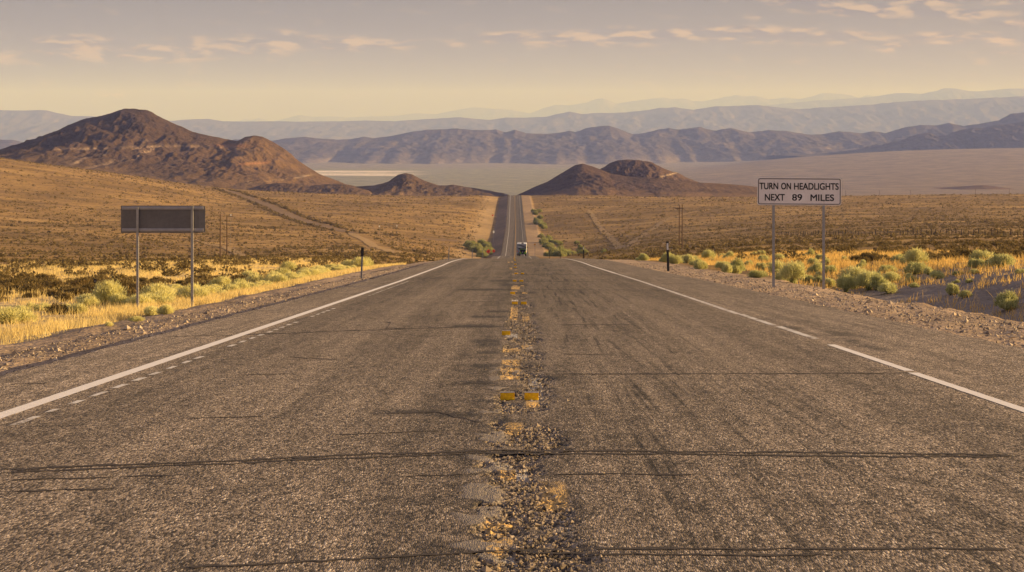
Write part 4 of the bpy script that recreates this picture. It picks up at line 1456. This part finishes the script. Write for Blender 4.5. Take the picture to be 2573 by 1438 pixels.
def chippings(n, seed):
    """loose chips lying in the broken centre joint"""
    r = np.random.default_rng(seed)
    y = 6.5 + 30 * r.uniform(0, 1, n) ** 1.8
    dx = r.normal(.01, .15, n)
    keep = fbm(dx / .5, y / 1.1, 65, 3) + .25 * (1 - sstep(9, 14, y)) > r.uniform(-.35, .2, n)
    y, dx = y[keep], dx[keep]
    n = len(y)
    s = np.clip(r.lognormal(math.log(.0065), .45, n), .003, .02)
    z = road_z(y) + s * .1 - .004
    oct_ = np.array([(1, 0, 0), (0, 1, 0), (-1, 0, 0), (0, -1, 0), (0, 0, .8), (0, 0, -.8)], float)
    fc = np.array([(0, 1, 4), (1, 2, 4), (2, 3, 4), (3, 0, 4), (1, 0, 5), (2, 1, 5), (3, 2, 5), (0, 3, 5)])
    V_ = oct_[None] * r.uniform(.6, 1.4, (n, 6, 3)) + r.normal(0, .15, (n, 6, 3))
    V_ = V_ * s[:, None, None] + np.stack([dx + road_x(y), y, z], -1)[:, None]
    Fc = (fc[None] + (np.arange(n) * 6)[:, None, None]).reshape(-1, 3)
    me = mesh_np('loose_chippings', V_.reshape(-1, 3), Fc, M_chip)
    float_attr(me, 'tone', np.repeat(r.uniform(0, 1, n) ** 1.5, 6))
    return tag(link('loose_chippings', me), kind='stuff')


chippings(5200, 681)
stones('gravel', 20000, 671, -1)
stones('gravel', 22000, 672, 1)
# ---------------------------------------------------------------- signs, posts, poles, fence
M_sign_white = plain('sign_face_white', (0.84, 0.77, 0.74), 0.45, var=.06, scale=2.0)
M_sign_patch = plain('sign_patch_white', (0.88, 0.82, 0.79), 0.45, var=.04, scale=2.0)
M_black = plain('sign_black', (0.02, 0.018, 0.018), 0.5, var=.1)
M_alu = plain('aluminium_sheet', (0.155, 0.148, 0.155), 0.55, metal=.35, var=.16, scale=1.6)
M_rail = plain('aluminium_rail', (0.36, 0.35, 0.38), 0.5, metal=.3, var=.12)
M_post = plain('galvanised_post', (0.33, 0.32, 0.32), 0.5, metal=.3, var=.18, scale=4)
M_orange = plain('orange_sign_sheeting', (0.95, 0.13, 0.04), 0.5, var=.08)
M_amber = plain('amber_plastic', (0.93, 0.58, 0.03), 0.45, var=.38, scale=26)
def glow_plastic(m, f):
    gr = Graph(m.node_tree)
    b = gr.n['Principled BSDF']
    tr = gr.n.new('ShaderNodeBsdfTranslucent')
    gr.l.new(b.inputs['Base Color'].links[0].from_socket, tr.inputs[0])
    mx = gr.n.new('ShaderNodeMixShader')
    mx.inputs[0].default_value = f
    gr.l.new(b.outputs[0], mx.inputs[1])
    gr.l.new(tr.outputs[0], mx.inputs[2])
    gr.l.new(mx.outputs[0], gr.n['Material Output'].inputs[0])


glow_plastic(M_amber, .5)
glow_plastic(M_orange, .35)
M_pale = plain('reflective_tape', (0.75, 0.73, 0.70), 0.35, var=.06)
M_wood = plain('weathered_pole', (0.115, 0.07, 0.042), 0.9, var=.3)
M_wood_post = plain('fence_wood', (0.045, 0.032, 0.024), 0.95, var=.3)
M_dark_post = plain('dark_marker_post', (0.03, 0.028, 0.028), 0.6, var=.2)
M_yellow_sign = plain('yellow_sign_sheeting', (0.70, 0.30, 0.02), 0.5, var=.1)


def text_mesh(body, width, height, bold=.0):
    cu = bpy.data.curves.new('lettering', 'FONT')
    cu.body = body
    cu.size = 1.0
    cu.offset = bold
    cu.extrude = 0.0
    ob = bpy.data.objects.new('lettering', cu)
    COL.objects.link(ob)
    bpy.context.view_layer.update()
    dg = bpy.context.evaluated_depsgraph_get()
    me = bpy.data.meshes.new_from_object(ob.evaluated_get(dg))
    bpy.data.objects.remove(ob)
    n = len(me.vertices)
    co = np.empty(n * 3, np.float32)
    me.vertices.foreach_get('co', co)
    co = co.reshape(-1, 3)
    lo, hi = co.min(0), co.max(0)
    co[:, 0] = (co[:, 0] - lo[0]) / (hi[0] - lo[0]) * width
    co[:, 1] = (co[:, 1] - lo[1]) / (hi[1] - lo[1]) * height
    return co, [tuple(p.vertices) for p in me.polygons]


def rounded(w, h, rad, seg=6):
    pts = []
    for cx_, cz_, a0 in ((w / 2 - rad, h / 2 - rad, 0), (-w / 2 + rad, h / 2 - rad, 90), (-w / 2 + rad, -h / 2 + rad, 180), (w / 2 - rad, -h / 2 + rad, 270)):
        for i in range(seg + 1):
            a = R(a0 + 90 * i / seg)
            pts.append((cx_ + rad * math.cos(a), cz_ + rad * math.sin(a)))
    return pts


def headlight_sign():
    y = 56.0
    x0, _, zt = at(1903, 447, y)
    x1, _, zb = at(2114, 516, y)
    w, h = x1 - x0, zt - zb
    cx_, cz_ = (x0 + x1) / 2, (zt + zb) / 2
    gx = gz(cx_, y)
    root = empty('road_sign', (cx_, y, gx))
    tag(root, 'white road sign reading TURN ON HEADLIGHTS NEXT 89 MILES on two posts', 'road sign')
    zc = cz_ - gx
    tilt = -.006
    panel = MB().prism(rounded(w, h, .06), -.004, .004).build('panel', M_sign_white, root, (0, 0, zc))
    panel.rotation_euler = (0, -tilt, 0)
    # black line round the edge
    bm = bmesh.new()
    o_, i_ = rounded(w - .045, h - .045, .055), rounded(w - .085, h - .085, .038)
    vo = [bm.verts.new((p[0], -.0065, p[1])) for p in o_]
    vi = [bm.verts.new((p[0], -.0065, p[1])) for p in i_]
    for k in range(len(o_)):
        j2 = (k + 1) % len(o_)
        bm.faces.new((vo[k], vo[j2], vi[j2], vi[k]))
    me = bpy.data.meshes.new('border'); bm.to_mesh(me); bm.free(); me.materials.append(M_black)
    link('border', me, panel)
    u = w / 585.0
    for body, a, b, top, bot in (('TURN', 722, 851, 722, 766), ('ON', 873, 940, 722, 766), ('HEADLIGHTS', 963, 1272, 722, 767), ('NEXT', 760, 897, 800, 844), ('89', 950, 1018, 800, 844), ('MILES', 1078, 1240, 801, 845)):
        co, fs = text_mesh(body, (b - a) * u, (bot - top) * u)
        e = 1.1 * u
        V_, Fs = [], []
        for q_, (ex, ez) in enumerate(((-e, -e), (e, -e), (-e, e), (e, e), (0, 0))):
            b0 = len(V_)
            for c in co:
                V_.append((c[0] + (a - 707) * u - w / 2 + ex, -.0080 - .0003 * q_, h / 2 - (bot - 685) * u + c[1] + ez))
            Fs += [tuple(b0 + q for q in f) for f in fs]
        me = bpy.data.meshes.new('lettering'); me.from_pydata(V_, [], Fs); me.materials.append(M_black)
        link('lettering', me, panel)
    MB().box((940 - 1000) * u, (1040 - 1000) * u, -.0062, -.0045, h / 2 - (852 - 685) * u, h / 2 - (792 - 685) * u).build('patch', M_sign_patch, panel)
    bl = MB()
    for bx in (-(2007 - 1944) / 89.3, (2070 - 2008.5) / 89.3):
        for bz in (h / 2 - .10, -h / 2 + .10):
            bl.bar((bx, -.013, bz), (bx, -.0042, bz), .010, seg=8)
    bl.build('bolt', M_rail, panel)
    for c in (1944, 2070):
        px_ = at(c, 700, y)[0] - cx_
        yb = y if c < 2000 else y
        pz = gz(cx_ + px_, yb) - gx - .35
        MB().box(px_ - .036, px_ + .036, .006, .066, pz, zc + h / 2 - .02, .006).build('post', M_post, root)


def back_sign():
    y = 56.0
    x0, _, zt = at(304, 517, y)
    x1, _, zb = at(515, 585.5, y)
    w, h = x1 - x0, zt - zb
    cx_, cz_ = (x0 + x1) / 2, (zt + zb) / 2
    gx = gz(cx_, y)
    root = empty('road_sign', (cx_, y, gx))
    tag(root, 'road sign seen from its bare grey metal back, on two posts at the left verge', 'road sign')
    zc = cz_ - gx
    pn = bmesh.new()
    n = 14                                                # a sheet whose outer edge has been bent back a little
    rows_ = []
    for k in range(n + 1):
        t = k / n
        px_ = -w / 2 + w * t
        by = .05 * max(0, (t - .86) / .14) ** 2
        rows_.append([pn.verts.new((px_, by + d, s * h / 2 * (1 - .05 * max(0, (t - .93) / .07) ** 2))) for d in (-.003, .003) for s in (-1, 1)])
    for k in range(n):
        a_, b_ = rows_[k], rows_[k + 1]
        pn.faces.new((a_[0], a_[1], b_[1], b_[0])); pn.faces.new((a_[2], b_[2], b_[3], a_[3]))
        pn.faces.new((a_[1], a_[3], b_[3], b_[1])); pn.faces.new((a_[0], b_[0], b_[2], a_[2]))
    pn.faces.new(rows_[0][:2] + [rows_[0][3], rows_[0][2]]); pn.faces.new((rows_[-1][0], rows_[-1][2], rows_[-1][3], rows_[-1][1]))
    bmesh.ops.recalc_face_normals(pn, faces=pn.faces)
    me = bpy.data.meshes.new('panel'); pn.to_mesh(me); pn.free(); me.materials.append(M_alu)
    link('panel', me, root, (0, 0, zc))
    for zz in (h / 2 - .065, -h / 2 + .085):
        m = MB().box(-w / 2 + .03, w / 2 - .04, -.035, -.004, zc + zz - .045, zc + zz + .045, .006)
        m.box(-w / 2 + .03, w / 2 - .04, -.050, -.036, zc + zz - .012, zc + zz + .012)
        m.build('stiffener_rail', M_rail, root)
    for c, top in ((347, .04), (484, .0)):
        px_ = at(c, 700, y)[0] - cx_
        pz = gz(cx_ + px_, y - .08) - gx - .35
        p = MB().box(px_ - .034, px_ + .034, -.115, -.055, pz, zc + h / 2 - top, .006).build('post', M_post, root)
        b = MB()
        for zz in (h / 2 - .065, -h / 2 + .085):
            b.bar((px_, -.13, zc + zz), (px_, -.114, zc + zz), .014, seg=6)
        b.build('bolt', M_rail, p)


headlight_sign()
back_sign()


def marker_tab(x, y, label):
    """amber upright tab stuck to the road: a foot and an upright face with a pale strip along its top"""
    root = empty('lane_marker', (x, y, float(road_z(y)) + .003))
    tag(root, label, 'lane marker', 'amber lane markers along the broken centre joint')
    MB().box(-.055, .055, -.035, .05, 0, .008, .002).build('foot', M_amber, root)
    face = MB().box(-.055, .055, -.003, .004, .0, .054, .001, Matrix.Rotation(R(-7), 4, 'X')).build('face', M_amber, root)
    MB().box(-.055, .055, -.004, .005, .0545, .0605).build('reflective_strip', M_pale, face)
    root.rotation_euler = (0, 0, sd.uniform(-.08, .08))
    root.location.z -= .003


TABS = [(1275, 1004.5, 'amber lane marker nearest the camera, left one of its pair'), (1335.5, 1004.5, 'amber lane marker nearest the camera, right one of its pair'), (1271.6, 842, 'single amber lane marker left of the joint, the next one past the nearest pair'),
        (1293.5, 764.7, 'left amber lane marker of the second pair up the road'), (1316, 764.7, 'right amber lane marker of the second pair up the road'), (1288, 739, 'single amber lane marker between the second and third pairs'),
        (1293, 707.8, 'left amber lane marker of the third pair up the road'), (1310, 707.8, 'dull right amber lane marker of the third pair up the road'), (1296.4, 689, 'left amber lane marker of the fourth pair up the road'), (1312.8, 689, 'right amber lane marker of the fourth pair up the road'),
        (1294.7, 673, 'lone amber lane marker just past the fourth pair'), (1294.7, 666, 'second lone amber lane marker past the fourth pair'), (1294, 656, 'tiny amber lane marker just below the crest of the road'), (1292, 651, 'tiny amber lane marker right on the crest of the road')]
for c, r, lab in TABS:
    y = py(r)
    marker_tab((c - CX) / F * y, y, lab)


def delineator(col, y, top_row, kind, label, h=None):
    x = (col - CX) / F * y
    g0 = gz(x, y)
    zt = CAM_H - (top_row - HR) / F * y
    h = zt - g0 if h is None else h
    root = empty('roadside_post', (x, y, g0))
    tag(root, label, 'marker post', 'marker posts along the shoulders')
    if kind == 'black':
        MB().box(-.05, .05, -.02, .02, -.3, h - .06, .006).box(-.062, .062, -.026, .026, h - .06, h, .012).build('post', M_dark_post, root)
        MB().box(-.036, .036, -.028, -.0205, h - .36, h - .075, .003).build('reflector', M_pale, root)
    elif kind == 'channel':
        m = MB().box(-.035, .035, .0, .006, -.3, h - .02).box(-.035, -.028, -.028, -.0005, -.3, h - .02).box(.028, .035, -.028, -.0005, -.3, h - .02)
        m.build('post', M_post, root)
        MB().box(-.055, .055, -.040, -.0295, h - .34, h, .003).build('reflector', M_dark_post, root)
    else:
        MB().box(-.03, .03, -.012, .012, -.3, h, .004).build('post', M_post if kind == 'grey' else M_dark_post, root)
    root.rotation_euler = (0, R(2.2) if col < CX else R(-1.6), 0)


delineator(908, 76, 622, 'channel', 'grey channel post with dark reflector plate on the left gravel shoulder')
delineator(1679, 85, 607, 'black', 'black marker post with white reflector on the right shoulder')
delineator(1127, 128, 621, 'grey', 'thin grey post at the left verge near the crest of the road')
delineator(1186, 180, 626, 'grey', 'short grey post at the left verge past the crest, before the orange signs')
delineator(1212, 240, 628, 'grey', 'small faint grey post close by the orange signs')
delineator(1467, 190, 618, 'black', 'small black post with white reflector at the right verge near the crest')
delineator(1408, 245, 622, 'dark', 'small dark post at the right verge, between the crest and the small black one')
delineator(1381, 320, 628, 'dark', 'smallest dark post at the right verge past the crest')
x, y = on_ground(239, 735, 30, 200)
st = empty('stake', (x, y, gz(x, y)))
tag(st, 'short dark stake with a hole near its top, behind the left verge bushes', 'stake')
hh = 34 / F * y
MB().box(-.065, .065, -.02, .02, -.2, hh, .015).build('board', M_dark_post, st)
MB().bar((0, -.026, hh - .09), (0, -.0205, hh - .09), .022).build('hole_ring', M_rail, st)


def diamond(name, col, row, y, half_px, mat, label, cat, squash=1.0, base_row=None, marks=True, group=None):
    x, _, z = at(col, row, y)
    g0 = gz(x, y)
    s = half_px / F * y
    root = empty(name, (x, y, g0))
    tag(root, label, cat, group)
    pnl = MB().prism([(0, s), (s * squash, 0), (0, -s), (-s * squash, 0)], -.006, .006).build('panel', mat, root, (0, 0, z - g0))
    if marks:
        MB().box(-s * .09 * squash, s * .09 * squash, -.010, -.0065, -s * .42, s * .12).box(-s * .32 * squash, s * .32 * squash, -.010, -.0065, s * .2, s * .36).build('symbol', M_black, pnl)
    MB().box(-.05, -.0, .0065, .05, -.3, z - g0 + s * .5).box(.02, .07, .0065, .05, -.3, z - g0 + s * .5).build('post', M_post, root)


G_O = 'orange warning signs by the road'
diamond('warning_sign', 1227.3, 632, 560, 5.8, M_orange, 'larger orange diamond warning sign left of the far road', 'warning sign', group=G_O)
diamond('warning_sign', 1240.5, 631, 585, 4.6, M_orange, 'smaller orange diamond warning sign right beside the larger one', 'warning sign', .95, group=G_O)
diamond('warning_sign', 1238, 541.5, 1230, 2.3, M_orange, 'tiny orange diamond warning sign on the pale bank far up the left side', 'warning sign', marks=False, group=G_O)
diamond('warning_sign', 1344, 614.5, 760, 2.7, M_yellow_sign, 'tiny yellow brown diamond warning sign right of the motorhome', 'warning sign', marks=False)


def plate(name, col, row, y, w_px, h_px, label, cat, mat=M_pale):
    x, _, z = at(col, row, y)
    g0 = gz(x, y)
    root = empty(name, (x, y, g0))
    root.rotation_euler = (0, 0, R(18))
    tag(root, label, cat, 'small white plates out on the plain')
    w, h = w_px / F * y, h_px / F * y
    MB().prism([(p[0], p[1]) for p in rounded(w, h, w * .3)], -.006, .006).build('panel', mat, root, (0, 0, z - g0))
    MB().box(-.035, .035, .0065, .06, -.3, max(z - g0, .2)).build('post', M_post, root)


plate('marker_plate', 1240.3, 583, 960, 4.2, 6.2, 'white plate on a post at the junction of the dirt road', 'marker plate')
plate('marker_plate', 953.5, 569, 895, 3.2, 4.2, 'white plate on a post beside the dirt road, farther from the junction', 'marker plate')
plate('marker_plate', 997, 567.5, 890, 3.2, 3.2, 'white plate on a post beside the dirt road, nearer the junction', 'marker plate')
plate('marker_plate', 580, 540.5, 640, 3.0, 4.4, 'white plate on the slope just right of the two bare poles', 'marker plate')


def pole(x, y, top_row, label, name='utility_pole', arm=None, r0=.13, group=None, hmax=None):
    g0 = gz(x, y)
    zt = CAM_H - (top_row - HR) / F * y
    h = zt - g0 if hmax is None else hmax
    root = empty(name, (x, y, g0))
    tag(root, label, 'utility pole', group)
    MB().bar((0, 0, -.5), (0, 0, h), r0, r0 * .7, 8).build('shaft', M_wood, root)
    if arm:
        MB().box(-arm, arm, -.16, -.14 + .06, h - .9, h - .74).build('crossarm', M_wood, root)
        m = MB()
        for sx in (-arm * .85, arm * .85):
            m.bar((sx, -.12, h - .74), (sx, -.12, h - .55), .05, .04, 8)
        m.build('insulator', M_rail, root)


y = 360
pole((553.5 - CX) / F * y, y, 539, 'left one of the two bare poles standing together on the left plain', r0=.13, group='two bare poles on the left plain')
pole((562 - CX) / F * y, y + 4, 541, 'right one of the two bare poles standing together on the left plain', r0=.12, group='two bare poles on the left plain')
y = 455
pole((1707 - CX) / F * y, y, 515, 'tall pole of the joined pair on the right plain, left one with crossarm', arm=.95, r0=.14, group='joined poles on the right plain')
pole((1717 - CX) / F * y, y + 3, 514, 'tall pole of the joined pair on the right plain, right one', r0=.14, group='joined poles on the right plain')
for c, r in ((1878, 450), (2125, 476), (2210, 473), (2288, 477), (2451, 479), (2536, 475)):
    y = 2700
    pole((c - CX) / F * y, y, r, 'tiny pole of the far line crossing the valley behind the plain', r0=.22, group='far line of poles', hmax=8.5)


def wire_fence():
    n = 72
    P = []
    for k in range(n):
        t = k / (n - 1)
        y = 330 + 330 * t
        x = 92.5 - 7 * t + .15 * math.sin(k * 1.7)
        P.append((x, y, gz(x, y)))
    o = P[0]
    root = empty('wire_fence', o)
    tag(root, 'long wire fence on wooden posts crossing the sagebrush plain on the right', 'fence')
    protos = []
    for k, p in enumerate(P):
        h = 1.25 + .14 * math.sin(k * 2.3) + (.25 if k % 9 == 0 else 0)
        r0 = .09 if k % 9 else .13
        MB().bar((p[0] - o[0], p[1] - o[1], p[2] - o[2] - .3), (p[0] - o[0] + .04 * math.sin(k * 5.1), p[1] - o[1], p[2] - o[2] + h), r0, r0 * .85, 6).build('post', M_wood_post, root)
    m = MB()
    for zz in (.35, .7, 1.05):
        for a_, b_ in zip(P[:-1], P[1:]):
            m.bar((a_[0] - o[0], a_[1] - o[1], a_[2] - o[2] + zz), (b_[0] - o[0], b_[1] - o[1], b_[2] - o[2] + zz), .008, seg=3)
    m.build('wire', M_post, root)


wire_fence()

# ---------------------------------------------------------------- vehicles
M_coach = plain('coach_side_white', (0.74, 0.73, 0.72), 0.35, var=.04, scale=1)
M_coach_grey = plain('coach_rear_grey', (0.24, 0.25, 0.29), 0.35, var=.1, scale=1.5)
M_graphic = plain('dark_graphic', (0.075, 0.07, 0.08), 0.35, var=.15)
M_silver_graphic = plain('silver_graphic', (0.46, 0.48, 0.53), 0.35, var=.1)
M_glass = plain('dark_glass', (0.02, 0.022, 0.025), 0.12, var=.05, spec=.6)
M_rubber = plain('tyre_rubber', (0.018, 0.017, 0.017), 0.85, var=.2)
M_green = plain('green_car_paint', (0.18, 0.42, 0.015), 0.3, var=.06, spec=.5)
M_soft_top = plain('black_soft_top', (0.018, 0.018, 0.02), 0.7, var=.15)
M_red_lens = plain('red_lens', (0.75, 0.012, 0.015), 0.25, var=.05, spec=.5)
M_rim = plain('wheel_rim', (0.28, 0.28, 0.31), 0.4, metal=.5, var=.1)


def wheel(root, x, y, r, w):
    t = MB().bar((x - w / 2, y, r), (x + w / 2, y, r), r, seg=20).build('wheel', M_rubber, root, smooth=False)
    s = 1 if x > 0 else -1
    MB().bar((x + s * (w / 2 + .002), y, r), (x + s * (w / 2 + .03), y, r), r * .55, r * .5, 16).build('rim', M_rim, t)


def swoosh(parent, pts, mat, name, depth=.012, y=0.0):
    MB().prism(pts, y - depth, y - .001).build(name, mat, parent)


def motorhome(x, y, rz):
    root = empty('motorhome', (x, y, float(road_z(y)) + .004), rz)
    tag(root, 'white and grey motorhome with dark swirls driving away down the road', 'motorhome')
    W, H, Lg = 2.46, 3.15, 8.2
    # y = 0 is the rear wall, the nose points to +y
    bd = MB().box(-W / 2, W / 2, 0.0, Lg - 1.3, .62, H, .07).box(-W / 2 + .08, W / 2 - .08, Lg - 1.45, Lg - .5, 1.95, H - .08, .2).build('body', M_coach, root)
    MB().box(-1.02, 1.02, Lg - 1.38, Lg + .35, .5, 1.9, .18).build('cab', M_coach, root)
    MB().box(-W / 2 + .03, W / 2 - .03, -.012, -.002, .68, H - .05).build('rear_wall', M_coach_grey, root)
    rw = MB().box(-.78, .78, -.026, -.013, 1.72, 2.02, .004).build('rear_window', M_glass, root)
    swoosh(root, [(-1.15, 2.86), (-.5, 2.74), (.2, 2.5), (.75, 2.2), (1.12, 2.08), (1.12, 2.34), (.7, 2.46), (.2, 2.72), (-.4, 2.92), (-1.15, 3.0)], M_graphic, 'swirl_graphic', .010, -.0135)
    swoosh(root, [(-.9, 2.5), (-.3, 2.44), (.2, 2.2), (.55, 2.06), (-.1, 2.1), (-.75, 2.2), (-1.0, 2.4)], M_silver_graphic, 'swirl_graphic', .010, -.0135)
    swoosh(root, [(-1.0, 1.98), (-.4, 2.10), (.3, 2.06), (1.1, 1.9), (1.1, 2.0), (.4, 2.14), (-.4, 2.2), (-1.0, 2.12)], M_graphic, 'swirl_graphic', .008, -.026)
    for s in (-1, 1):
        MB().box(s * 1.12 - .07, s * 1.12 + .07, -.03, -.0125, 1.15, 1.42, .01).build('taillight', M_red_lens, root)
        a = MB().box(min(s * 1.2, s * 1.42), max(s * 1.2, s * 1.42), Lg - .9, Lg - .8, 1.62, 2.02, .02).build('mirror', M_soft_top, root)
    MB().box(-.95, -.30, 2.2, 3.3, H + .001, H + .27, .06).build('air_conditioner', M_coach, root)
    MB().box(-.12, .50, .9, 1.6, H + .001, H + .24, .04).build('roof_vent', M_soft_top, root)
    MB().box(-1.15, 1.15, -.16, -.013, .45, .66, .03).build('bumper', M_soft_top, root)
    MB().bar((.95, .6, .36), (.95, .2, .36), .05).build('tailpipe', M_rim, root)
    for yy_ in (1.7, Lg - .75):
        for s in (-1, 1):
            wheel(root, s * 1.0, yy_, .40, .30)
    return root


def jeep(x, y, rz):
    root = empty('small_car', (x, y, float(road_z(y)) + .004), rz)
    tag(root, 'bright green boxy off-road car with spare wheel, right behind the motorhome', 'car')
    MB().box(-.78, .78, 0, 3.5, .48, 1.12, .05).box(-.74, .74, 2.3, 3.6, .6, 1.16, .06).build('body', M_green, root)
    MB().prism([(-.74, 1.12), (.74, 1.12), (.66, 1.80), (-.66, 1.80)], .02, 1.95).build('soft_top', M_soft_top, root)
    m = MB()
    for s in (-1, 1):
        m.prism([(s * .76, 1.12), (s * .70, 1.12), (s * .62, 1.76), (s * .68, 1.76)] if s > 0 else [(s * .70, 1.12), (s * .76, 1.12), (s * .68, 1.76), (s * .62, 1.76)], -.012, .05)
    m.box(-.68, .68, -.012, .05, 1.76, 1.83)
    m.build('roll_frame', M_green, root)
    MB().box(-.56, .56, -.006, .016, 1.24, 1.68, .004).build('rear_window', M_glass, root)
    t = MB().bar((0, -.26, 1.02), (0, -.02, 1.02), .37, seg=24).build('spare_wheel', M_rubber, root)
    MB().bar((0, -.285, 1.02), (0, -.262, 1.02), .16, seg=18).build('rim', M_rim, t)
    for s in (-1, 1):
        MB().box(s * .69 - .085, s * .69 + .085, -.045, -.002, .98, 1.18, .008).build('taillight', M_red_lens, root)
        MB().prism([(s * .78, .95), (s * .95, .95), (s * .95, .86), (s * .78, .86)] if s > 0 else [(s * .95, .95), (s * .78, .95), (s * .78, .86), (s * .95, .86)], .1, 1.2).build('mudguard', M_soft_top, root)
    MB().box(-.80, .80, -.16, -.006, .46, .64, .03).build('bumper', M_soft_top, root)
    for yy_ in (.65, 2.95):
        for s in (-1, 1):
            wheel(root, s * .80, yy_, .37, .24)
    return root


RVY = 512
motorhome((1311 - CX) / F * RVY, RVY, R(-.9))
jeep((1313.3 - CX) / F * (RVY - 5.5), RVY - 5.5, R(-1.6))

# ---------------------------------------------------------------- the air
hb = MB().box(-36000, 36000, -4000, 70000, -178, 1420)
mh = bpy.data.materials.new('haze')
mh.use_nodes = True
gh = Graph(mh.node_tree)
gh.n.clear()
pv = gh.n.new('ShaderNodeVolumePrincipled')
pv.inputs['Density'].default_value = HAZE_DENSITY
pv.inputs['Color'].default_value = HAZE_COLOR + (1.0,)
pv.inputs['Absorption Color'].default_value = (1, 1, 1, 1)
pv.inputs['Anisotropy'].default_value = 0.0
mo = gh.n.new('ShaderNodeOutputMaterial')
gh.l.new(pv.outputs[0], mo.inputs['Volume'])
hz = hb.build('haze', mh)
tag(hz, kind='stuff')
